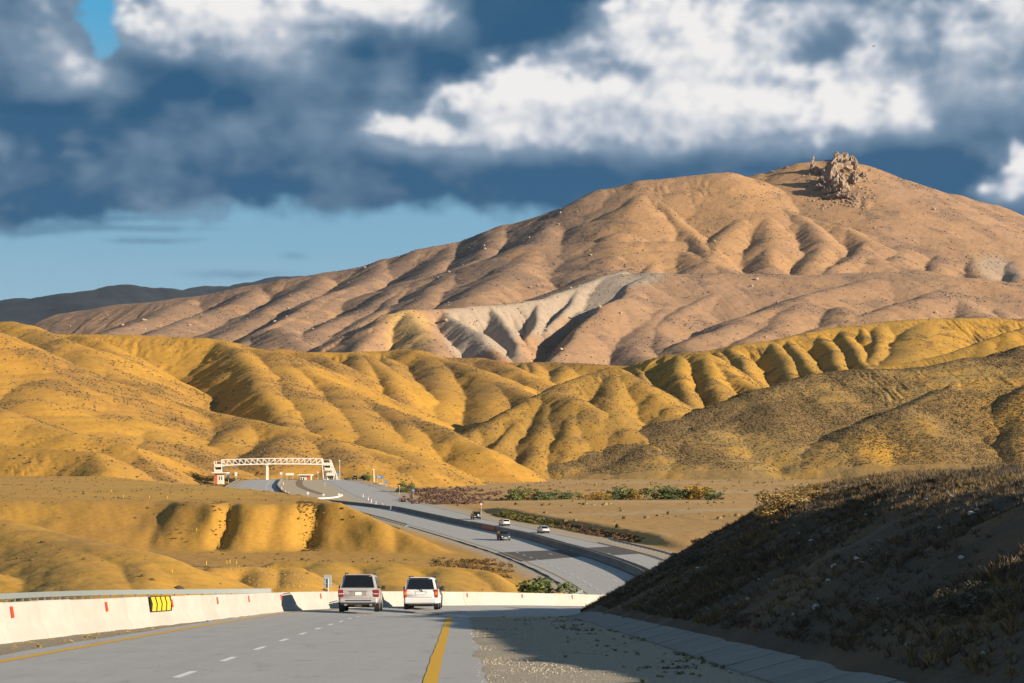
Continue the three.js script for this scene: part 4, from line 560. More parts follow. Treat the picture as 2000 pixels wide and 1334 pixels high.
function makeCar(name, kind, label, mat, pos, turn, o = {}) {
  const k = { ...KIND[kind], ...(o.k ?? {}) }, c = thing(name, label, 'car', pos, turn, o.group), hw = k.W / 2, Z = (d) => k.L / 2 - d;      // d is measured from the tail
  const deck = kind === 'sedan' ? k.belt + 0.02 : k.belt;
  const st = (d, w, bot, top) => { const z = Z(d); return [[0, bot, z], [w * 0.8, bot, z], [w * 0.95, bot + 0.08, z], [w * 1.0, bot + 0.26, z], [w * 1.0, lerp(bot, top, 0.62), z], [w * 0.975, top - 0.1, z], [w * 0.91, top, z], [w * 0.45, top + 0.025, z], [0, top + 0.03, z]]; };
  part('body', loft([st(0.0, hw * 0.86, k.sill + 0.2, deck - 0.14), st(0.05, hw * 0.93, k.sill + 0.08, deck - 0.05), st(0.22, hw * 0.985, k.sill, deck), st(0.9, hw, k.sill - 0.04, k.belt + 0.01), st(k.L * 0.5, hw, k.sill - 0.05, k.belt - 0.01), st(k.shield, hw * 0.99, k.sill - 0.02, k.hood + 0.02), st(k.L - 0.5, hw * 0.95, k.sill - 0.02, k.hood - 0.04), st(k.L - 0.1, hw * 0.84, k.sill + 0.02, k.nose + 0.02), st(k.L, hw * 0.7, k.sill + 0.1, k.nose - 0.14)]), mat, c);
  const rw = k.roofW, bw = hw * 0.93, b = k.belt - 0.04, cs = (d, w, h, kx = 1) => { const z = Z(d); return [[0, b - 0.1, z], [bw * kx, b - 0.1, z], [bw * kx, b, z], [lerp(bw, w, 0.75 * h), lerp(b, k.H - 0.03, 0.75 * h), z], [lerp(bw, w, 0.93 * h), lerp(b, k.H - 0.02, 0.95 * h), z], [lerp(bw, w, h) * 0.9, lerp(b, k.H, h), z], [0, lerp(b, k.H + 0.03, h), z]]; };
  part('cabin', loft([cs(k.rear[0] + 0.02, rw, 0.02, 0.96), cs(lerp(k.rear[0], k.rear[1], 0.8), rw, 0.82), cs(k.rear[1] + 0.06, rw, 0.985), cs(lerp(...k.roof, 0.45), rw, 1), cs(k.roof[1], rw, 0.975), cs(lerp(k.roof[1], k.shield, 0.25), rw, 0.8), cs(k.shield, rw, 0.02, 0.97)]), o.roofMat ?? mat, c);
  const P = (x, h, d) => V(x * lerp(bw, rw, h), lerp(b, k.H, h), Z(d));
  const rd = (h) => lerp(k.rear[0] - 0.01, k.rear[1] - 0.03, h);
  const rw0 = o.rw0 ?? 0.13, rw1 = 0.86;
  part('rear_window', slabFrom(P(-0.86, rw0, rd(rw0)), P(0.86, rw0, rd(rw0)), P(0.85, rw1, rd(rw1)), P(-0.85, rw1, rd(rw1)), 0.03), glassMat, c);
  const wd = (h) => lerp(k.shield + 0.02, k.roof[1] + 0.06, h);
  part('windshield', slabFrom(P(0.9, 0.1, wd(0.1)), P(-0.9, 0.1, wd(0.1)), P(-0.88, 0.9, wd(0.9)), P(0.88, 0.9, wd(0.9)), 0.03), glassMat, c);
  for (const s of [-1, 1]) for (const [d0, d1, d2, d3] of [[k.rear[0] + 0.42, lerp(...k.roof, 0.36), lerp(...k.roof, 0.36), k.rear[1] + 0.3], [lerp(...k.roof, 0.4), k.shield - 0.35, k.roof[1] - 0.02, lerp(...k.roof, 0.4)]]) {
    const q = [P(s * 1.0, 0.12, d0), P(s * 1.0, 0.12, d1), P(s * 1.0, 0.84, d2), P(s * 1.0, 0.84, d3)]; q.forEach((p) => (p.x += s * 0.004)); part('side_window', s > 0 ? slabFrom(q[0], q[1], q[2], q[3], 0.012) : slabFrom(q[1], q[0], q[3], q[2], 0.012), glassMat, c);
  }
  for (const s of [-1, 1]) for (const d of [0.95, 0.95 + k.base]) {
    const w = part('wheel', new THREE.CylinderGeometry(k.wheel, k.wheel, 0.23, 22).rotateZ(Math.PI / 2).translate(s * (hw - 0.13), k.wheel, Z(d)), rubberMat, c);
    part('rim', new THREE.CylinderGeometry(k.wheel * 0.62, k.wheel * 0.62, 0.02, 14).rotateZ(Math.PI / 2).translate(s * (hw - 0.008), k.wheel, Z(d)), rimMat, w);
    part('wheel_arch', new THREE.TorusGeometry(k.wheel + 0.07, 0.05, 6, 16, Math.PI).rotateY(Math.PI / 2).translate(s * (hw - 0.05), k.wheel, Z(d)), o.archMat ?? trimMat, c);
  }
  part('underbody', box(k.W * 0.74, 0.2, k.L * 0.86, 0, k.sill - 0.04, 0), underMat, c);
  for (const s of [-1, 1]) part('mirror', [rbox(0.2, o.mirrorH ?? 0.19, 0.13, s * (hw + 0.07), k.belt + 0.08, Z(k.shield - 0.45), 0.05), box(0.14, 0.04, 0.06, s * (hw - 0.03), k.belt + 0.01, Z(k.shield - 0.45))], o.mirrorMat ?? trimMat, c);
  if (o.rails) for (const s of [-1, 1]) part('roof_rail', [bar(V(s * rw * 0.93, k.H + 0.055, Z(k.roof[0] + 0.25)), V(s * rw * 0.93, k.H + 0.065, Z(k.roof[1] - 0.3)), 0.024), cyl(0.02, 0.02, 0.07, s * rw * 0.93, k.H - 0.01, Z(k.roof[0] + 0.3)), cyl(0.02, 0.02, 0.07, s * rw * 0.93, k.H - 0.01, Z(k.roof[1] - 0.4))], trimMat, c);
  if (o.tail) o.tail(c, k, Z, hw); if (o.front) o.front(c, k, Z, hw);
  return c;
}
const simpleTail = (lens, y0, y1, plateY) => (c, k, Z, hw) => {
  for (const s of [-1, 1]) part('tail_light', rbox(0.26, y1 - y0, 0.12, s * (hw * 0.82), (y0 + y1) / 2, Z(0.06), 0.03), lens, c);
  part('bumper', rbox(k.W * 0.9, 0.2, 0.16, 0, k.sill + 0.16, Z(0.03), 0.06), c.userData.paintMat ?? trimMat, c); part('number_plate', box(0.5, 0.11, 0.02, 0, plateY, Z(-0.012)), plateMat, c);
  for (const s of [-1, 1]) part('headlight', rbox(0.3, 0.15, 0.14, s * hw * 0.66, k.nose - 0.06, Z(k.L - 0.06), 0.04), clearLens, c);
};
const carAt = (px, D, y) => V(atX(px, D), y, -D);
// --- silver SUV in the left lane
{
  const silver = paint(0.46, 0.43, 0.425, 0.3), s = 85, L = 4.75, p = V(-7.15, 0, -(s + L / 2)); p.y = nearY(s + L / 2) + 0.0;
  const c = makeCar('silver_suv', 'suv', 'silver SUV with roof rails driving away beside the white barrier', silver, p, 0.025, { rails: true, rw0: 0.16, tail: (c, k, Z, hw) => {
    for (const sd of [-1, 1]) { const t = part('tail_light', rbox(0.27, 0.34, 0.2, sd * hw * 0.85, 0.86, Z(0.075), 0.05), darkRedLens, c); part('reversing_lamp', rbox(0.24, 0.05, 0.2, sd * hw * 0.84, 0.845, Z(0.066), 0.02), std(rgb(0.62, 0.42, 0.42), 0.2), t); }
    part('tailgate_seam', [box(1.06, 0.012, 0.02, 0, 0.63, Z(-0.004)), beam(V(-0.53, 0.63, Z(-0.004)), V(-0.62, 0.74, Z(0.012)), 0.012, 0.012), beam(V(0.53, 0.63, Z(-0.004)), V(0.62, 0.74, Z(0.012)), 0.012, 0.012)], trimMat, c);
    part('plate_recess', [box(0.74, 0.2, 0.02, 0, 0.86, Z(-0.003))], std(rgb(0.27, 0.235, 0.22), 0.5), c); part('trim_strip', rbox(0.84, 0.04, 0.04, 0, 0.965, Z(-0.012), 0.015), chromeMat, c); part('number_plate', box(0.3, 0.15, 0.012, 0, 0.85, Z(-0.018)), plateMat, c);
    part('bumper', rbox(k.W * 0.93, 0.24, 0.26, 0, 0.53, Z(0.08), 0.09), silver, c); part('bumper_strip', rbox(1.2, 0.04, 0.03, 0, 0.535, Z(-0.055), 0.01), trimMat, c); part('diffuser', rbox(k.W * 0.86, 0.14, 0.24, 0, 0.38, Z(0.07), 0.04), trimMat, c); part('skid_plate', rbox(1.0, 0.05, 0.02, 0, 0.45, Z(-0.062), 0.01), chromeMat, c);
    for (const sd of [-1, 1]) part('exhaust', new THREE.CylinderGeometry(0.05, 0.05, 0.2, 12).scale(1.5, 1, 1).rotateX(Math.PI / 2).translate(sd * 0.58, 0.34, Z(-0.01)), chromeMat, c);
    part('tow_bar', [box(0.32, 0.05, 0.08, 0, 0.29, Z(0.02)), cyl(0.022, 0.022, 0.1, 0, 0.29, Z(-0.03))], std(rgb(0.1, 0.1, 0.1), 0.5), c); part('spoiler', rbox(1.22, 0.045, 0.26, 0, k.H - 0.015, Z(k.rear[1] - 0.08), 0.02), silver, c); part('wiper', beam(V(-0.1, 1.19, Z(0.055)), V(0.3, 1.17, Z(0.05)), 0.02, 0.02), trimMat, c);
  } });
  c.rotation.x = -0.073;
}
// --- white family car ahead in the right lane, black SUV right before it
{
  const white = paint(0.66, 0.66, 0.66), L = 4.55, s = 94.7 + L / 2, p = V(-4.7, nearY(s), -s);
  const c = makeCar('white_wagon', 'wagon', 'white wagon with tall orange red tail lights close behind a black SUV', white, p, 0.0, { rails: true, archMat: white, rw0: 0.1, tail: (c, k, Z, hw) => {
    for (const sd of [-1, 1]) { const t = part('tail_light', rbox(0.2, 0.44, 0.2, sd * hw * 0.88, 0.83, Z(0.085), 0.05), redLens, c); part('indicator', rbox(0.15, 0.2, 0.2, sd * hw * 0.87, 0.84, Z(0.075), 0.03), amberLens, t); }
    part('bumper', rbox(k.W * 0.95, 0.34, 0.24, 0, 0.47, Z(0.06), 0.1), white, c); part('tailgate_seam', [box(1.2, 0.014, 0.02, 0, 0.645, Z(-0.004)), box(0.62, 0.014, 0.02, 0.0, 0.93, Z(-0.006)), beam(V(0.31, 0.93, Z(-0.006)), V(0.27, 0.8, Z(-0.006)), 0.014, 0.014)], std(rgb(0.25, 0.25, 0.26), 0.6), c);
    part('number_plate', box(0.5, 0.1, 0.012, 0, 0.84, Z(-0.01)), plateMat, c); part('wiper', [beam(V(0.02, 1.03, Z(0.015)), V(0.11, 0.93, Z(-0.015)), 0.035, 0.03), beam(V(-0.35, 1.08, Z(0.04)), V(0.05, 1.05, Z(0.015)), 0.018, 0.018)], trimMat, c); part('lower_trim', rbox(k.W * 0.72, 0.1, 0.2, 0, 0.27, Z(0.12), 0.03), trimMat, c); part('antenna', bar(V(0.05, k.H, Z(0.6)), V(0.05, k.H + 0.28, Z(0.42)), 0.008), trimMat, c); part('spoiler', rbox(1.12, 0.04, 0.2, 0, k.H - 0.005, Z(k.rear[1] - 0.06), 0.02), white, c);
  } }); c.rotation.x = -0.076;
  const black = paint(0.014, 0.014, 0.016), s2 = 103.5 + 2.35, q = V(-5.05, nearY(s2), -s2);
  const d = makeCar('black_suv', 'suv', 'black SUV almost hidden in front of the white wagon', black, q, -0.03, { rails: true, tail: simpleTail(redLens, 0.8, 1.1, 0.85), mirrorH: 0.26 }); d.rotation.x = -0.077;
}
// --- on the motorway below
const along = (f, D) => Math.atan2(-(f(D + 2) - f(D - 2)) / 4, 1);
const midL = (D) => (xL(D) + xM(D)) / 2, midR = (D) => (xM(D) + xR(D)) / 2;
makeCar('dark_suv', 'suv', 'dark grey SUV coming towards the camera on the motorway', std(rgb(0.035, 0.042, 0.046), 0.6), carAt(983.5, 333, 0), along(midL, 333) + Math.PI, { tail: simpleTail(redLens, 0.8, 1.1, 0.85), front: (c, k, Z, hw) => { part('grille', rbox(0.7, 0.16, 0.06, 0, 0.68, Z(k.L + 0.0), 0.03), chromeMat, c); part('front_bumper', rbox(k.W * 0.8, 0.2, 0.14, 0, 0.46, Z(k.L - 0.02), 0.05), std(rgb(0.2, 0.21, 0.22), 0.5), c); part('number_plate', box(0.5, 0.11, 0.02, 0, 0.5, Z(k.L + 0.06)), plateMat, c); } });
const silverLight = paint(0.60, 0.60, 0.62, 0.2);
makeCar('silver_sedan', 'sedan', 'silver sedan driving away, nearest of the motorway cars on the right', silverLight, carAt(1061, 362, 0.02), along(midR, 362), { tail: simpleTail(redLens, 0.66, 0.86, 0.62) });
makeCar('white_hatchback', 'wagon', 'small white car driving away between the off-roader and the silver sedan', paint(0.64, 0.65, 0.67), carAt(985.5, 396, 0.02), along(midR, 396), { tail: simpleTail(redLens, 0.72, 1.0, 0.62), k: { H: 1.5, W: 1.75, L: 4.1 } });
makeCar('off_roader', 'offroad', 'dark green off-roader with a spare wheel on its tailgate', paint(0.035, 0.045, 0.042, 0.2), carAt(929, 435, 0.02), along(midR, 435), { rails: true, tail: (c, k, Z, hw) => { simpleTail(redLens, 0.6, 0.85, 0.62)(c, k, Z, hw); const w = part('spare_wheel', new THREE.CylinderGeometry(0.36, 0.36, 0.22, 20).rotateX(Math.PI / 2).translate(0.22, 1.06, Z(-0.12)), rubberMat, c); part('rim', new THREE.CylinderGeometry(0.24, 0.24, 0.03, 16).rotateX(Math.PI / 2).translate(0.22, 1.06, Z(-0.235)), std(rgb(0.5, 0.5, 0.5), 0.5), w); part('rear_panel', rbox(1.5, 0.22, 0.05, 0, 0.72, Z(-0.0), 0.02), std(rgb(0.45, 0.45, 0.45), 0.5), c); } });
makeCar('parked_car', 'suv', 'black car parked on the verge left of the blue parked car', paint(0.012, 0.012, 0.012), carAt(692.5, 786, 4.0), 0.2, { group: null, tail: simpleTail(redLens, 0.8, 1.1, 0.85) });
makeCar('parked_car', 'suv', 'dark blue car parked on the verge beside the beige pillar', paint(0.012, 0.02, 0.04), carAt(711, 782, 4.1), 0.9, { tail: simpleTail(redLens, 0.8, 1.1, 0.85) });
{ const s = 176, [x, D] = nearAt(s, -1.2); makeCar('black_van', 'offroad', 'black vehicle rounding the bend, mostly hidden behind the bank', paint(0.012, 0.013, 0.014), V(x, nearY(s), -D), -0.3, { tail: simpleTail(redLens, 0.8, 1.1, 0.85) }); }
// ------------------------------------------------------------------ footbridge, booths, signs
const whiteSteel = std(rgb(0.80, 0.76, 0.70), 0.5), beige = std(rgb(0.70, 0.64, 0.54), 0.8), orangeWall = std(rgb(0.52, 0.12, 0.035), 0.7), blueSign = std(rgb(0.02, 0.16, 0.42), 0.45), darkGap = std(rgb(0.02, 0.018, 0.016), 0.8), brickRed = std(rgb(0.28, 0.11, 0.08), 0.8);
const BD = 785, bx = (px) => atX(px, BD), by = (py) => EYE - (py - HZ) / F * BD;
{
  const b = thing('footbridge', 'white steel truss footbridge spanning both carriageways on the rise', 'footbridge', V(0, 0, 0));
  const x0 = bx(433), x1 = bx(630), zf = -BD + 1.2, zb = -BD - 1.2, n = 17, camber = (f) => 0.4 * 4 * f * (1 - f) + lerp(-0.45, 0.0, f), X = (f) => lerp(x0, x1, f), yb = (f) => by(906) - 0.2 + camber(f), yt = (f) => by(895) - 0.25 + camber(f);
  for (const z of [zf, zb]) {
    const top = [], bot = []; for (let i = 0; i < n; i++) { const f = i / n, g = (i + 1) / n; top.push(beam(V(X(f), yt(f), z), V(X(g), yt(g), z), 0.32, 0.32)); bot.push(beam(V(X(f), yb(f), z), V(X(g), yb(g), z), 0.36, 0.42)); }
    part('top_chord', top, whiteSteel, b); part('bottom_chord', bot, whiteSteel, b);
    for (let i = 0; i <= n; i++) { const f = i / n, g = (i + 1) / n; part('upright', beam(V(X(f), yb(f), z), V(X(f) + 0.01, yt(f), z), 0.16, 0.16), whiteSteel, b); if (i < n) { const up = i < n * 0.45; part('brace', beam(V(X(up ? g : f), yb(f), z), V(X(up ? f : g), yt(f), z), 0.15, 0.15), whiteSteel, b); } }
  }
  part('deck', Array.from({ length: n }, (_, i) => beam(V(X(i / n), yb(i / n) - 0.05, -BD), V(X((i + 1) / n), yb((i + 1) / n) - 0.05, -BD), 2.2, 0.12)), whiteSteel, b);
  part('pier', [box(0.8, yb(0.45) - 2, 1.4, bx(522), (yb(0.45) + 2) / 2, -BD), box(1.3, 0.5, 2.6, bx(522), yb(0.45) - 0.3, -BD)], whiteSteel, b);
  const tower = (pxa, pxb, base, top, lean, name) => { const g = part(name, [...[[bx(pxa), zf], [bx(pxb), zf], [bx(pxa), zb - 3], [bx(pxb), zb - 3]].map(([x, z], k) => beam(V(x + (k % 2 ? lean : lean * 0.25), base, z), V(x, top, z), 0.3, 0.3))], whiteSteel, b);
    const flights = 3; for (let k = 0; k < flights; k++) { const ya = lerp(base, top - 2.4, k / flights), yb2 = lerp(base, top - 2.4, (k + 1) / flights), za = k % 2 ? zb - 3 : zf, zz = k % 2 ? zf : zb - 3, xm = (bx(pxa) + bx(pxb)) / 2 + lean * 0.6 * (1 - k / flights); part('stair_flight', [beam(V(xm, ya, za), V(xm, yb2, zz), 2.6, 0.2), beam(V(xm - 1.3, ya + 0.7, za), V(xm - 1.3, yb2 + 0.7, zz), 0.08, 1.1), beam(V(xm + 1.3, ya + 0.7, za), V(xm + 1.3, yb2 + 0.7, zz), 0.08, 1.1)], whiteSteel, g); part('parapet', [box(Math.abs(bx(pxb) - bx(pxa)), 1.2, 0.1, xm, yb2 + 0.6, zf + 0.25), box(Math.abs(bx(pxb) - bx(pxa)), 0.2, 5.6, xm, yb2 - 0.1, -BD - 1.6)], beige, g); }
    part('handrail', [box(Math.abs(bx(pxb) - bx(pxa)), 0.1, 0.1, (bx(pxa) + bx(pxb)) / 2, top + 0.0, zf), box(0.1, 0.1, 5.2, bx(pxa), top, -BD - 1.6)], whiteSteel, g); };
  tower(419.5, 434, 2.5, by(901), 0, 'stair_tower'); tower(629, 644, 3.6, by(898), 4.2 * 0.8, 'stair_tower');
}
function booth(label, pxa, pxb, roofA, roofB, pyTop, pyBase, flip) {
  const b = thing('roadside_booth', label, 'booth', V((bx(pxa) + bx(pxb)) / 2, by(pyBase) - 1.2, -BD + 6)), w = bx(pxb) - bx(pxa), h = by(pyTop) - by(pyBase) + 1.2;
  part('wall', box(w, h, 3, 0, h / 2, 0), beige, b); part('orange_panel', box(w * 0.34, h - 0.05, 0.1, (flip ? 1 : -1) * w * 0.32, h / 2, 1.53), orangeWall, b);
  for (const k of flip ? [-0.38, -0.16] : [0.1, 0.36]) part('window', box(w * 0.09, h * 0.3, 0.06, k * w, h * 0.62, 1.54), darkGap, b);
  const rw = bx(roofB) - bx(roofA), xm = (bx(roofA) + bx(roofB)) / 2 - (bx(pxa) + bx(pxb)) / 2; part('roof', [box(rw, 0.35, 5, xm, h + 0.45, 0.3), box(rw * 0.86, 0.5, 4, xm, h + 0.12, 0.1)], whiteSteel, b); part('roof_tip', beam(V(xm + (flip ? -1 : 1) * rw * 0.42, h + 0.5, 0.3), V(xm + (flip ? -1 : 1) * rw * 0.56, h + 1.0, 0.3), 3.6, 0.12), std(rgb(0.1, 0.09, 0.08), 0.8), b);
}
booth('white booth with an orange wall panel under the left stair of the footbridge', 424, 441, 420, 451, 925, 942, false);
booth('low booth with an orange end wall below the right half of the footbridge', 590, 611, 586, 614, 929, 940, true);
const lowD = (py, guess = 785) => { if (py < 939) return guess; let a = 180, b = 790; for (let i = 0; i < 40; i++) { const m = (a + b) / 2; HZ + (EYE - lowY(m)) / m * F > py ? (a = m) : (b = m); } return (a + b) / 2; };
function sign(name, label, px, pyTop, pyBottom, pyBase, wpx, shape, mat, D, o = {}) {
  D = D ?? lowD(pyBase); const k = D / F, h = (pyBottom - pyTop) * k, w = wpx * k, y0 = EYE - (pyBase - HZ) * k, yc = EYE - ((pyTop + pyBottom) / 2 - HZ) * k, g = thing(name, label, o.category ?? 'road sign', V(atX(px, D), y0, -D), o.turn ?? 0, o.group), yy = yc - y0;
  const r = Math.max(0.05, 0.35 * k * 1.0); for (const dx of o.posts ?? [0]) part('post', cyl(r * 0.8, r * 0.8, yy + (shape === 'round' ? 0 : h * 0.3) + 0.4, dx * w, -0.4, -0.08, 8), poleMat, g);
  let geo; if (shape === 'round') geo = new THREE.CylinderGeometry(w / 2, w / 2, 0.06, 24).rotateX(Math.PI / 2).translate(0, yy, 0); else if (shape === 'tri') geo = new THREE.CylinderGeometry(w * 0.6, w * 0.6, 0.06, 3).rotateX(Math.PI / 2).translate(0, yy - h * 0.1, 0); else geo = rbox(w, h, 0.06, 0, yy, 0, 0.02);
  part('plate', geo, mat, g);
  if (o.inner) { const s = o.innerScale ?? 0.68; part('symbol', shape === 'round' ? new THREE.CylinderGeometry(w / 2 * s, w / 2 * s, 0.03, 24).rotateX(Math.PI / 2).translate(0, yy, 0.03) : shape === 'tri' ? new THREE.CylinderGeometry(w * 0.6 * s, w * 0.6 * s, 0.03, 3).rotateX(Math.PI / 2).translate(0, yy - h * 0.1, 0.03) : o.P ? merge([box(w * 0.12, h * 0.64, 0.03, -w * 0.15, yy, 0.035), box(w * 0.36, h * 0.12, 0.03, 0, yy + h * 0.27, 0.035), box(w * 0.36, h * 0.12, 0.03, 0, yy - h * 0.02, 0.035), box(w * 0.12, h * 0.3, 0.03, w * 0.16, yy + h * 0.12, 0.035)]) : o.bars ? merge([box(w * 0.55, h * 0.14, 0.03, -w * 0.12, yy + h * 0.2, 0.035), box(w * 0.5, h * 0.14, 0.03, -w * 0.14, yy - h * 0.16, 0.035), box(w * 0.16, h * 0.1, 0.03, w * 0.32, yy, 0.035), new THREE.ConeGeometry(h * 0.18, w * 0.08, 3).rotateZ(-Math.PI / 2).translate(w * 0.42, yy, 0.035)]) : box(w * s, h * s, 0.03, 0, yy, 0.035), o.inner, g); }
  return g;
}
const redRim = std(rgb(0.5, 0.03, 0.03), 0.5), greyBack = std(rgb(0.40, 0.42, 0.42), 0.5, { metalness: 0.3 });
{ const [x, D] = [atX(640, 104), 104]; const g = thing('road_sign', 'grey back of a rectangular sign standing behind the white barrier', 'road sign', V(x, nearY(104) - 0.4, -D), 0.08); const y1 = EYE - (1148 - HZ) / F * D - g.position.y, y2 = EYE - (1123 - HZ) / F * D - g.position.y; part('plate', rbox(0.46, y2 - y1, 0.03, 0, (y1 + y2) / 2, -0.05, 0.01), greyBack, g); part('post', cyl(0.03, 0.03, y2 - 0.2, 0.02, 0, 0.0), poleMat, g); for (const f of [0.3, 0.7]) part('bracket', box(0.3, 0.03, 0.03, 0, lerp(y1, y2, f), -0.02), poleMat, g); }
sign('road_sign', 'small blue sign beside the white booth', 446, 926, 933, 942, 4.5, 'rect', blueSign, 780, { inner: whiteMat, innerScale: 0.4 });
sign('road_sign', 'white square sign right of the white booth', 461, 922, 930, 941, 5, 'rect', whiteMat, 778);
sign('road_sign', 'white square sign above the dark end of the median wall', 549, 922, 927, 935, 5, 'rect', whiteMat);
sign('road_sign', 'wide white sign on two posts before the low booth', 566, 924, 928.5, 938, 16, 'rect', whiteMat, 776, { posts: [-0.36, 0.36] });
sign('road_sign', 'round red rimmed sign left of the right stair', 621, 920, 925, 938, 4.6, 'round', redRim, 783, { inner: whiteMat });
sign('road_sign', 'small blue sign right of the stair tower beside the lamp post', 660, 922.5, 928.5, 938, 4.8, 'rect', blueSign, 783, { inner: whiteMat, innerScale: 0.35 });
sign('road_sign', 'blue square sign on the island verge under the bridge end', 634.5, 934, 940, 951, 5, 'rect', blueSign, null, { inner: whiteMat, innerScale: 0.45 });
sign('road_sign', 'wide blue direction sign with a white arrow by the beige pillar', 742, 929, 934, 947, 15, 'rect', blueSign, 745, { posts: [-0.34, 0.34], inner: whiteMat, bars: true });
sign('road_sign', 'blue parking sign with a white letter right of the direction sign', 754, 938, 944, 953, 5.2, 'rect', blueSign, 700, { inner: whiteMat, P: true });
sign('road_sign', 'white warning triangle with red rim beside the roadside bush', 780, 946, 951, 964, 4.8, 'tri', redRim, 640, { inner: whiteMat, innerScale: 0.62 });
sign('road_sign', 'blue square sign before the purple brown thicket', 807, 955, 960.5, 972, 5, 'rect', blueSign, 590, { inner: whiteMat, innerScale: 0.4 });
sign('road_sign', 'round white sign on the tip of the traffic island', 601.5, 960.5, 966, 975, 5, 'round', whiteMat);
sign('road_sign', 'small white sign on the island kerb, middle one of three', 632, 964.5, 968, 974, 4.4, 'rect', whiteMat);
sign('road_sign', 'small white sign at the right end of the island kerb', 662.5, 964, 967.5, 974, 5, 'rect', whiteMat);
sign('road_sign', 'round red rimmed sign on a tall post beside the off-roader', 940, 981, 988.5, 1004, 6, 'round', redRim, 470, { inner: whiteMat });
{ const b = thing('island_kerb', 'pale curved kerb at the tip of the traffic island', 'kerb', V(0, 0, 0)); const pts = [[590, 975], [612, 975], [634, 974.4], [654, 972.6], [664, 970], [668, 967.5]].map(([px, py]) => { const D = lowD(py); return V(atX(px, D), lowY(D), -D); }); for (let i = 0; i < pts.length - 1; i++) part('kerb_stone', beam(pts[i].clone().add(V(0, 0.15, 0)), pts[i + 1].clone().add(V(0, 0.15, 0)), 0.5, 0.5), whiteSteel, b); }
{ const proto = thing('marker_post', 'white and orange marker post beside the right carriageway', 'marker post', V(0, 0, 0), 0, 'marker posts along the island edges'); part('post', cyl(0.14, 0.14, 1.15, 0, 0, 0, 10), whiteMat, proto); part('band', cyl(0.15, 0.15, 0.25, 0, 0.75, 0, 10), orangeRed, proto);
  [[709, 971], [719, 977.5], [725, 982], [734, 986.5], [747, 991.5], [550, 956], [557, 964], [562.5, 967.5], [553, 947]].forEach(([px, py], i) => { const o = i ? copyOf(proto) : proto, D = lowD(py); o.position.set(atX(px, D), lowY(D), -D); o.userData.label = ['farthest of five marker posts beside the right carriageway', 'second farthest of five marker posts beside the right carriageway', 'middle one of five marker posts beside the right carriageway', 'second nearest of five marker posts beside the right carriageway', 'nearest of five marker posts beside the right carriageway', 'third nearest marker post behind the bend of the dark median wall', 'second nearest marker post behind the bend of the dark median wall', 'nearest marker post behind the bend of the dark median wall', 'farthest marker post behind the bend of the dark median wall'][i]; }); }
{ const l = thing('lamp_post', 'slim white lamp post right of the footbridge stair', 'lamp post', V(bx(663.5), 3.9, -BD)); part('post', cyl(0.14, 0.09, 8.2), poleMat, l); part('lamp_head', rbox(0.5, 0.55, 0.5, -0.15, 8.2, 0, 0.08), whiteMat, l); part('bracket', bar(V(0, 7.6, 0), V(-0.4, 7.9, 0), 0.05), poleMat, l); }
{ const l = thing('boundary_pillar', 'tall beige concrete pillar leaning beside the blue direction sign', 'pillar', V(atX(730, 765), 3.4, -765), 0.3); part('shaft', new THREE.CylinderGeometry(0.42, 0.6, 5.2, 4).rotateY(0.78).translate(0, 2.6, 0), std(rgb(0.56, 0.47, 0.28), 0.85, { map: T.concrete }), l); part('cap', box(0.9, 0.25, 0.8, 0, 5.25, 0), beige, l); l.rotation.z = 0.04; }
{ const pts = [[403, 1085, 258, 8], [443, 1083, 262, 6], [449, 1082.5, 263, 7], [462, 1083, 262, 6], [336, 1127, 138, 7], [384, 1013, 302, 6], [218, 950, 395, 5], [241, 968, 360, 5], [292, 973, 350, 5], [327, 979, 340, 5]];
  const proto = thing('yellow_marker', 'short yellow marker post on the slope', 'marker post', V(0, 0, 0)); part('post', cyl(0.09, 0.09, 1, 0, 0, 0, 8), std(rgb(0.75, 0.45, 0.01), 0.6), proto); part('cap', cyl(0.1, 0.06, 0.12, 0, 1, 0, 8), std(rgb(0.6, 0.36, 0.01), 0.6), proto);
  const labels = ['yellow marker post standing alone on the dirt track, left of three', 'yellow marker post on the track, left one of a trio', 'yellow marker post on the track, middle one of a trio', 'yellow marker post on the track, right one of a trio', 'yellow marker post at the foot of the nearest clay spur', 'yellow marker post on the lip of the eroded terrace'];
  pts.forEach(([px, py, D, h], i) => { const o = i ? copyOf(proto) : proto, x = atX(px, D), y = groundY(x, D); o.position.set(x, y - 0.05, -D); o.scale.setScalar(h / F * D); o.userData.label = labels[i] ?? ['leftmost', 'second from left', 'third from left', 'rightmost'][i - 6] + ' of four small yellow markers on the upper terrace'; if (i > 5) o.userData.group = 'markers on the upper terrace'; }); }
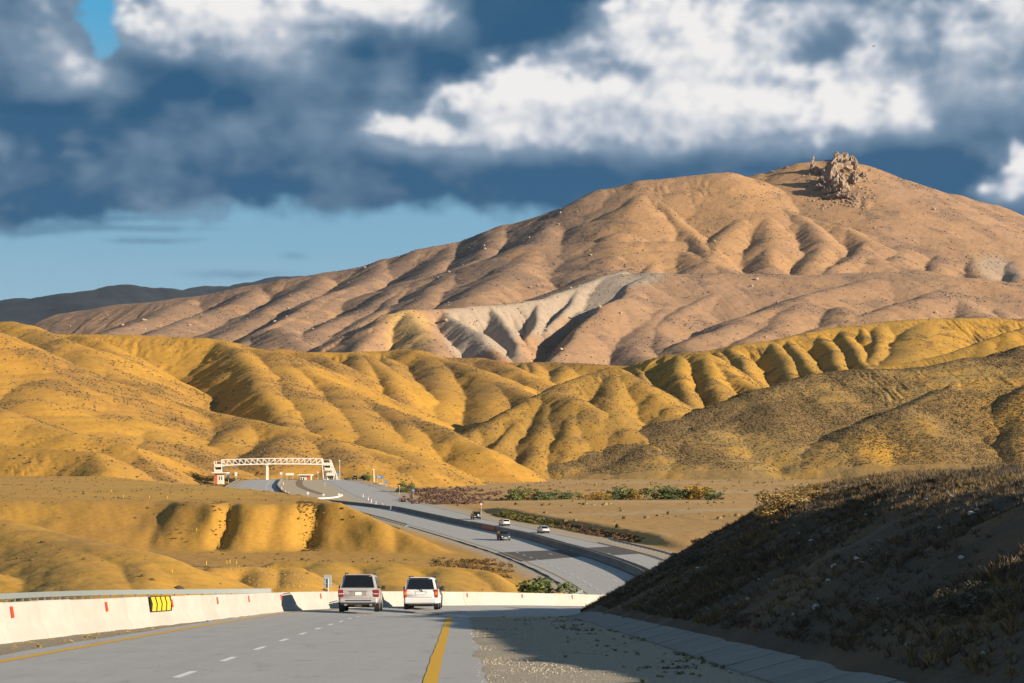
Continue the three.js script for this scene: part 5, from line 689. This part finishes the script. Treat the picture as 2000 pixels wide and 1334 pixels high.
{ const proto = thing('utility_pole', 'tall dark utility pole on the crest of the olive hill', 'utility pole', V(0, 0, 0)); const dark = std(rgb(0.05, 0.045, 0.04), 0.8); part('post', cyl(0.16, 0.1, 1, 0, 0, 0, 8).scale(1, 1, 1), dark, proto); part('crossarm', box(1.6, 0.06, 0.3, 0, 0.93, 0), dark, proto);
  [[1050, 753, 778, 1198, hR1, 'tall dark utility pole on the crest of the olive hill'], [925, 917, 937, 1082, null, 'thin pole in front of the small mound below the olive hill'], [1074, 888, 913, 1112, hR1, 'thin pole in the shadow strip, tallest of three'], [1055, 892, 914, 1106, hR1, 'thin pole in the shadow strip, left of the tallest'], [1090, 890, 911, 1116, hR1, 'thin pole in the shadow strip, right of the tallest'], [819, 912, 934, 1088, null, 'thin pole at the left foot of the olive hill']].forEach(([px, pt, pb, D, h, label], i) => { const o = i ? copyOf(proto) : proto, x = atX(px, D), yt = EYE - (pt - HZ) / F * D, y0 = Math.min(yt - 3, Math.max(groundY(x, D), h ? Math.max(hR1(x, D), hR2(x, D)) : -99) - 0.3); o.position.set(x, y0, -D); o.scale.set(1, yt - y0, 1); o.userData.label = label; }); }
{ const b = thing('bird', 'tiny dark bird gliding under the bright cloud', 'bird', at(1707, 90, 260), 0.5); const dk = std(rgb(0.03, 0.03, 0.03), 0.9); part('body', new THREE.SphereGeometry(0.06, 10, 8).scale(2.4, 0.8, 0.9), dk, b); for (const s of [-1, 1]) part('wing', new THREE.SphereGeometry(0.1, 8, 6).scale(0.9, 0.12, 2).rotateX(s * 0.25).translate(0, 0.04, s * 0.2), dk, b); }
// ------------------------------------------------------------------ crag on the peak
{
  const rockMat = new THREE.MeshStandardMaterial({ color: rgb(0.40, 0.29, 0.205), roughness: 0.95, map: T.rock, bumpMap: T.soilBump, bumpScale: 1.2 });
  const rock = (w, h, d, seed) => { const g = mergeVertices(new THREE.IcosahedronGeometry(1, 5)), p = g.attributes.position; for (let i = 0; i < p.count; i++) { const x = p.getX(i), y = p.getY(i), z = p.getZ(i); const f = fbm3(x * 1.3 + seed, y * 0.9, z * 1.3, 3), c = Math.abs(n3(x * 3.1 + seed, y * 1.4, z * 3.1)), k = 1 + 0.55 * f - 0.32 * (1 - c) ** 3 + 0.12 * n3(x * 8, y * 5 + seed, z * 8); const tp = 1 - 0.55 * Math.max(0, y); p.setXYZ(i, x * k * tp * w / 2, (Math.round((y * k) * 5 + 0.6 * n3(x * 2, y * 2, z * 2 + seed)) / 5 * 0.35 + y * k * 0.65) * h / 2, z * k * tp * d / 2); } g.deleteAttribute('normal'); g.deleteAttribute('uv'); const q = g.toNonIndexed(); q.computeVertexNormals(); const m = mergeVertices(q); return toCreasedNormals(g, 0.5); };
  const crag = thing('rocky_crag', 'jagged rock crag crowning the mountain peak', 'crag', V(0, 0, 0));
  const pieces = [[1640, 322, 3700, 62, 46, 'rock'], [1647, 308, 3704, 30, 26, 'rock'], [1664, 318, 3700, 22, 30, 'pinnacle'], [1672, 326, 3698, 14, 26, 'pinnacle'], [1588, 326, 3690, 15, 42, 'pinnacle'], [1596, 334, 3688, 16, 26, 'rock'], [1627, 345, 3660, 40, 70, 'rock'], [1640, 360, 3630, 46, 60, 'rock'], [1612, 337, 3680, 22, 22, 'rock'], [1620, 372, 3600, 40, 30, 'rock'], [1600, 366, 3610, 26, 24, 'rock'], [1645, 380, 3570, 44, 22, 'rock'], [1622, 385, 3560, 30, 16, 'rock'], [1686, 342, 3680, 18, 18, 'rock'], [1668, 350, 3660, 30, 40, 'rock'], [1536, 327, 3725, 12, 8, 'rock'], [1510, 335, 3728, 10, 6, 'rock'], [1634, 302, 3706, 14, 12, 'pinnacle'], [1653, 303, 3706, 12, 12, 'pinnacle'], [1606, 352, 3650, 24, 20, 'rock']];
  const surf = (px, py, D0) => { for (let D = 2600; D < D0; D += 6) if (hM(atX(px, D), D) > EYE - (py - HZ) / F * D) return D + 4; return D0; };
  pieces.forEach(([px, py, D, w, h, nm], i) => { D = surf(px, py + h * 0.3, D); const k = D / F, g = rock(w * k, h * k * (nm === 'pinnacle' ? 1.15 : 0.85), w * k * 0.9, i * 5.3); const uv = new Float32Array(g.attributes.position.count * 2); for (let j = 0; j < uv.length / 2; j++) { uv[j * 2] = (g.attributes.position.getX(j) + g.attributes.position.getZ(j) * 0.6) / 22; uv[j * 2 + 1] = g.attributes.position.getY(j) / 22; } g.setAttribute('uv', new THREE.BufferAttribute(uv, 2)); const m = part(nm, g, rockMat, crag); m.position.copy(at(px, py, D)); m.rotation.y = i; });
}
// ------------------------------------------------------------------ bushes and grass
function leafCloud(n, clumps, leaf, shape, colA, colB, seedShift = 0) {     // many leaf faces in clumps, with vertex colours; unit size
  const pos = [], col = [], idx = [], nor = [], C = []; for (let i = 0; i < clumps; i++) { const a = rr(0, 6.28), r = Math.sqrt(rnd()) * 0.42, y = rr(0.12, 0.8) * (1 - r * 0.7); C.push([Math.cos(a) * r, y * shape, Math.sin(a) * r, rr(0.09, 0.2), rnd()]); }
  for (let i = 0; i < n; i++) {
    const c = C[Math.floor(rnd() * clumps)], u = rnd() * 2 - 1, a = rr(0, 6.28), s = Math.sqrt(1 - u * u), R = c[3] * Math.cbrt(rr(0.15, 1)), x = c[0] + R * s * Math.cos(a), y = Math.max(0.01, c[1] + R * u), z = c[2] + R * s * Math.sin(a);
    const d = V(rr(-1, 1), rr(-0.3, 1), rr(-1, 1)).normalize(), e = new THREE.Vector3().crossVectors(d, V(rr(-1, 1), rr(-1, 1), rr(-1, 1))).normalize(), L = leaf * rr(0.6, 1.4), W = L * 0.5, b = pos.length / 3, t = clamp(c[4] + rr(-0.25, 0.25));
    const pts = [V(x, y, z), V(x, y, z).addScaledVector(d, L * 0.5).addScaledVector(e, W), V(x, y, z).addScaledVector(d, L), V(x, y, z).addScaledVector(d, L * 0.5).addScaledVector(e, -W)]; const nn = new THREE.Vector3().crossVectors(e, d);
    for (const p of pts) { pos.push(p.x, p.y, p.z); nor.push(nn.x, nn.y, nn.z); col.push(lerp(colA[0], colB[0], t), lerp(colA[1], colB[1], t), lerp(colA[2], colB[2], t)); } idx.push(b, b + 1, b + 2, b, b + 2, b + 3);
  }
  const g = new THREE.BufferGeometry(); g.setAttribute('position', new THREE.Float32BufferAttribute(pos, 3)); g.setAttribute('normal', new THREE.Float32BufferAttribute(nor, 3)); g.setAttribute('color', new THREE.Float32BufferAttribute(col, 3)); g.setIndex(idx); return g;
}
const leafMat = new THREE.MeshPhysicalMaterial({ vertexColors: true, roughness: 0.9, transmission: 0.3, thickness: 0, side: THREE.DoubleSide }), twigMat = std(rgb(0.10, 0.07, 0.045), 0.9);
const twigs = (() => { const l = []; for (let i = 0; i < 9; i++) { const a = rr(0, 6.28), r = rr(0.1, 0.34); l.push(bar(V(0, 0, 0), V(Math.cos(a) * r, rr(0.3, 0.6), Math.sin(a) * r), 0.008, 4)); } return merge(l); })();
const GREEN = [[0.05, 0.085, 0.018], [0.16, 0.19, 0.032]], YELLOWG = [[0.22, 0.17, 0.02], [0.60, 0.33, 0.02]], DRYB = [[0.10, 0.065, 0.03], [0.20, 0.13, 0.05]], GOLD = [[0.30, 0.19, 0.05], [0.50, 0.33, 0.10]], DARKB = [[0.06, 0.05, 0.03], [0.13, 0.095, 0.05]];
const cloudsOf = {}; const foliage = (kind, n, leaf) => (cloudsOf[kind + n] ??= [0, 1].map(() => leafCloud(n, 16, leaf, 0.9, kind[0], kind[1])));
let bushNo = 0;
function bush(label, p, w, h, kind, n = 900, leaf = 0.05, group, name = 'bush', category = 'bush') {
  const b = thing(name, label, category, p, bushNo * 1.7, group); const g = foliage(kind, n, leaf)[bushNo++ % 2]; const f = part('foliage', g, leafMat, b); f.scale.set(w, h, w); const t = part('stem', twigs, twigMat, b); t.scale.set(w, h, w); return b;
}
const onPlain = (px, D) => { const x = atX(px, D); return V(x, groundY(x, D) - 0.1, -D); };
bush('large green and yellow bush beside the guardrail below the bend', onPlain(1063, 190), 6.6, 4.6, GREEN, 2600, 0.05); bush('yellowing lower half bush in front of the large green bush', onPlain(1080, 186), 5.0, 3.2, YELLOWG, 1800, 0.055); bush('low yellow bush at the left of the large green bush', onPlain(1040, 185), 3.2, 1.9, YELLOWG, 1800, 0.055); bush('low green bush nearest the white barrier, left of the yellow bushes', onPlain(1003, 184), 3.6, 1.8, YELLOWG, 1800, 0.055);
const ORD = ['first', 'second', 'third', 'fourth', 'fifth', 'sixth', 'seventh', 'eighth', 'ninth', 'tenth', 'eleventh', 'twelfth', 'thirteenth', 'fourteenth', 'fifteenth', 'sixteenth'];
const rowLabels = 'bushes in the green row across the plain';
[[1008, 600, 7, 3.6], [1030, 608, 6, 3.0], [1052, 605, 8, 2.8], [1085, 615, 7, 2.6], [1110, 620, 6, 2.3], [1142, 625, 5, 1.8], [1172, 600, 6, 2.6], [1200, 610, 8, 3.4], [1222, 615, 7, 3.5], [1240, 612, 6, 3.0], [1280, 612, 8, 3.7], [1302, 618, 7, 3.5], [1325, 612, 8, 3.4], [1345, 618, 8, 3.6], [1366, 612, 8, 4.2], [1388, 605, 7, 2.6]].forEach(([px, D, w, h], i) => bush(ORD[i] + ' bush from the left in the green row on the plain', onPlain(px, D), w * 1.3, h * 1.6, i % 4 === 1 || i === 14 || i === 6 ? YELLOWG : GREEN, 900, 0.07, rowLabels));
bush('green roadside bush beside the warning triangle', onPlain(793, 660), 7, 5.2, GREEN, 900, 0.07); bush('dark green tree-like bush beside the beige pillar', V(atX(719, 775), 3.6, -775), 4.6, 4.6, GREEN, 900, 0.07); bush('small round bush beside the black parked car', V(atX(678, 780), 3.7, -780), 3, 2, GREEN, 900, 0.07); bush('low dark bush on the terrace lip before the median wall', V(atX(552, 420), groundY(atX(552, 420), 420) - 0.1, -420), 3, 0.9, GREEN, 900, 0.07);
// masses
const tuft = leafCloud(150, 7, 0.11, 0.7, [0.85, 0.85, 0.85], [1, 1, 1]), massMat = new THREE.MeshStandardMaterial({ vertexColors: true, roughness: 1, side: THREE.DoubleSide });
const mass = (name, label, spots, cols) => scatter(name, label, 'shrubs', tuft, massMat, spots, cols);
{
  const spots = []; for (let i = 0; i < 620; i++) { const D = rr(560, 790), px = lerp(790, 985, rnd()) + rr(-20, 20), x = atX(px, D); if (wave(20, x, D) + 0.25 - sstep(900, 1000, px) * 0.35 < rnd() * 0.5) continue; spots.push([x, groundY(x, D) - 0.2, -D, rr(2.2, 4.6), 0.62]); } mass('thicket', 'purple brown thicket of bare shrubs on the plain beside the road', spots, [[0.13, 0.08, 0.06], [0.26, 0.155, 0.11]]);
  const back = []; for (let i = 0; i < 500; i++) { const D = rr(700, 1050), x = atX(rr(900, 1900), D); if (wave(35, x * 0.6, D) < 0.05 + rnd() * 0.3) continue; back.push([x, groundY(x, D) - 0.2, -D, rr(1.6, 4.0), 0.5]); } mass('shrubs', 'scattered grey brown shrubs on the far plain', back, [[0.24, 0.15, 0.09], [0.40, 0.28, 0.12]]);
  const hedge = [], reeds = []; for (let i = 0; i < 900; i++) { const D = rr(326, 468), x = xR(D) + rr(6.8, 9.6), y = groundY(x, D); (D > 398 ? hedge : reeds).push([x, y - 0.2, -D, D > 398 ? rr(0.9, 1.9) : rr(0.8, 1.6), 0.8]); } for (let i = 0; i < 60; i++) { const D = rr(372, 400), x = xR(D) + rr(6.2, 8.2); hedge.push([x, groundY(x, D) - 0.2, -D, rr(0.9, 1.7), 0.8]); }
  mass('hedge', 'strip of green shrubs along the right road edge', hedge, [[0.09, 0.10, 0.025], [0.28, 0.22, 0.05]]); mass('reeds', 'dark brown dry brush on the cut bank right of the road', reeds, [[0.11, 0.07, 0.04], [0.24, 0.15, 0.08]]);
  const brush = []; for (let i = 0; i < 420; i++) { const px = rr(845, 1000), D = rr(232, 272), x = atX(px, D); if (x > xL(D) - 3.5) continue; if (wave(6, x, D) < rr(-0.4, 0.25)) continue; brush.push([x, groundY(x, D) - 0.1, -D, rr(0.5, 1.5), 0.7]); } mass('brush', 'dark brown brush on the slope between the terrace and the motorway', brush, [[0.10, 0.08, 0.04], [0.34, 0.19, 0.06]]);
  const gl = []; for (const [c, n] of [[600, 260], [432, 60], [350, 20]]) for (let i = 0; i < n; i++) { const D = rr(296, 318), px = c + rr(-18, 22), x = atX(px, D); gl.push([x, groundY(x, D) - 0.1, -D, rr(0.3, 0.9), 0.6]); } mass('brush', 'dark dry brush lining the gullies of the eroded terrace', gl, [[0.10, 0.075, 0.035], [0.20, 0.13, 0.05]]);
  const vg = []; for (let i = 0; i < 260; i++) { const s = rr(12, 70), o = lerp(-6.5, -4.7, rnd()); if (o < barrierOff(s) + 0.15) continue; if (n2(s * 0.5, o * 2) < 0) continue; const p = nearPoint(s, o, 0); vg.push([p.x, p.y - 0.03, p.z, rr(0.06, 0.2), 0.7]); } mass('weeds', 'dry weeds along the foot of the white barrier', vg, [[0.30, 0.22, 0.07], [0.55, 0.43, 0.18]]);
  const gg = []; for (let i = 0; i < 900; i++) { const s = rr(14, 84), o = 8.2 - Math.abs(rr(-1, 1) * rr(0, 1)) * 3.2; if (n2(s * 0.35 + 4, o * 0.8) < 0.0) continue; const p = nearPoint(s, o, 0); gg.push([p.x, p.y - 0.03, p.z, rr(0.05, 0.2), 0.8]); } mass('weeds', 'low green weeds in the shaded gravel beside the gutter', gg, [[0.13, 0.145, 0.06], [0.26, 0.26, 0.12]]);
}
// stones
{
  const st = []; for (let i = 0; i < 16000; i++) { const s = 15 + 75 * rnd() ** 1.5, o = rr(4.3, 8.2), p = nearPoint(s, o, 0.0); st.push([p.x, p.y - 0.012, p.z, rr(0.012, 0.042)]); } scatter('stones', 'loose pale stones over the gravel verge', 'stones', lump, instMat(), st, [[0.24, 0.205, 0.16], [0.52, 0.46, 0.37]]);
  const bs = []; for (let i = 0; i < 1800; i++) { const s = rr(12, 110), o = rr(9.4, 24), p = bankPos(o, s); if (n2(s * 0.2, o * 0.3) + 0.2 < rnd() * 0.6) continue; bs.push([p.x, p.y - 0.01, p.z, rr(0.03, 0.16)]); } scatter('stones', 'pale stones scattered on the shaded bank', 'stones', lump, instMat(), bs, [[0.20, 0.18, 0.16], [0.50, 0.47, 0.42]]);
  const ms = []; for (let i = 0; i < 320; i++) { const D = rr(160, 182), px = rr(410, 600), x = atX(px, D); ms.push([x, groundY(x, D) - 0.05, -D, rr(0.06, 0.27)]); } scatter('stones', 'broken stones on the rough mound behind the barrier', 'stones', lump, instMat(), ms, [[0.20, 0.12, 0.05], [0.42, 0.29, 0.13]]);
}
{ const cs = []; for (let i = 0; i < 420; i++) { const px = 1640 + (rnd() + rnd() - 1) * 75, py = rr(318, 402) + Math.abs(px - 1640) * 0.25; for (let D = 2700; D < 3720; D += 5) { const x = atX(px, D); if (hM(x, D) > EYE - (py - HZ) / F * D) { cs.push([x, hM(x, D) - 0.5, -D, rr(2, 7)]); break; } } } scatter('boulders', 'broken rocks spilling down below the summit crag', 'boulders', lump, instMat(), cs, [[0.22, 0.16, 0.115], [0.38, 0.28, 0.20]]); }
// grass on the bank: tufts of thin blades
{
  const blades = (() => { const pos = [], idx = [], nor = []; for (let i = 0; i < 16; i++) { const a = rr(0, 6.28), lean = rr(0.15, 0.6), h = rr(0.5, 1), w = 0.014, bx0 = rr(-0.12, 0.12), bz = rr(-0.12, 0.12), b = pos.length / 3, cx = Math.cos(a), cz = Math.sin(a); pos.push(bx0 - cz * w, 0, bz + cx * w, bx0 + cz * w, 0, bz - cx * w, bx0 + cx * lean * 0.4 + cz * w * 0.7, h * 0.6, bz + cz * lean * 0.4 - cx * w * 0.7, bx0 + cx * lean, h, bz + cz * lean); for (let k = 0; k < 4; k++) nor.push(cx, 0.4, cz); idx.push(b, b + 1, b + 2, b, b + 2, b + 3); } const g = new THREE.BufferGeometry(); g.setAttribute('position', new THREE.Float32BufferAttribute(pos, 3)); g.setIndex(idx); const q = g.toNonIndexed(); q.computeVertexNormals(); return q; })();
  const gm = new THREE.MeshPhysicalMaterial({ color: 0xffffff, roughness: 0.9, side: THREE.DoubleSide, transmission: 0.3, thickness: 0 });
  const low = [], crest = [];
  for (let i = 0; i < 260000; i++) { const s = rr(2, 150), o = 9.4 + 34 * rnd() ** 1.2, p = bankPos(o, s); if (p.x / -p.z > 0.32 || p.z > -10) continue; const d = wave(4, p.x + 3, p.z) + 0.5 * wave(13, p.x, p.z + 40); if (d > rr(-0.35, 0.4)) (wave(9, p.x + 80, p.z) + rr(-0.3, 0.3) > 0.05 ? crest : low).push([p.x, p.y - 0.04, p.z, rr(0.07, 0.2) * (1 + 0.6 * sstep(0.1, 0.4, d))]); }
  scatter('dry_grass', 'dull brown dry grass in patches over the bank', 'grass', blades, gm, low, [[0.06, 0.042, 0.022], [0.15, 0.105, 0.055]]); scatter('dry_grass', 'straw coloured dry grass in patches over the bank', 'grass', blades, gm, crest, [[0.11, 0.07, 0.03], [0.30, 0.195, 0.075]]);
}
{
  const pick = (px, f) => { let best = null, bd = 1e9; for (let s = 14; s < 140; s += 0.7) for (let o = 9.6; o < 34; o += 0.5) { const p = bankPos(o, s), u = 1000 + F * p.x / -p.z, v = HZ + (EYE - p.y) / -p.z * F, d = f(u - px, v); if (d < bd) { bd = d; best = p; } } return best.setY(best.y - 0.1); };
  const onBank = (px, py) => pick(px, (u, v) => u * u + (v - py) ** 2), onCrest = (px) => pick(px, (u, v) => (Math.abs(u) > 12 ? 1e6 : v));
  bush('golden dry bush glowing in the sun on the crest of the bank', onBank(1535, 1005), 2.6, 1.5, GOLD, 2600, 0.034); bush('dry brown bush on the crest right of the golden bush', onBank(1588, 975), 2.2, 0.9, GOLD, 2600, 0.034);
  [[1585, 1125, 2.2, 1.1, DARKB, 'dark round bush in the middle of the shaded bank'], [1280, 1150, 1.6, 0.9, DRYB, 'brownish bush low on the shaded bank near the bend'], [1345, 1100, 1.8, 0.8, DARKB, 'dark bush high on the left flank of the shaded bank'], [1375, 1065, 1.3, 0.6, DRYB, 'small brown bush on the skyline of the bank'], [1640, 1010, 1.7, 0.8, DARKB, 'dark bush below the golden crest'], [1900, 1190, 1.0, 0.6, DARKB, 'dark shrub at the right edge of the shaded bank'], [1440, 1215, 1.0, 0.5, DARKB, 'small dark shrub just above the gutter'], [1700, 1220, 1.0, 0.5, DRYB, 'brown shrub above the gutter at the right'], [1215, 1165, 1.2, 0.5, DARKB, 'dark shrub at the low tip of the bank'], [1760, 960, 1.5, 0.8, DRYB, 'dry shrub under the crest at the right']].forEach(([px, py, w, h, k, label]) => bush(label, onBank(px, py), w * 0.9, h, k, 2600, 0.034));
}
renderer.render(scene, camera);
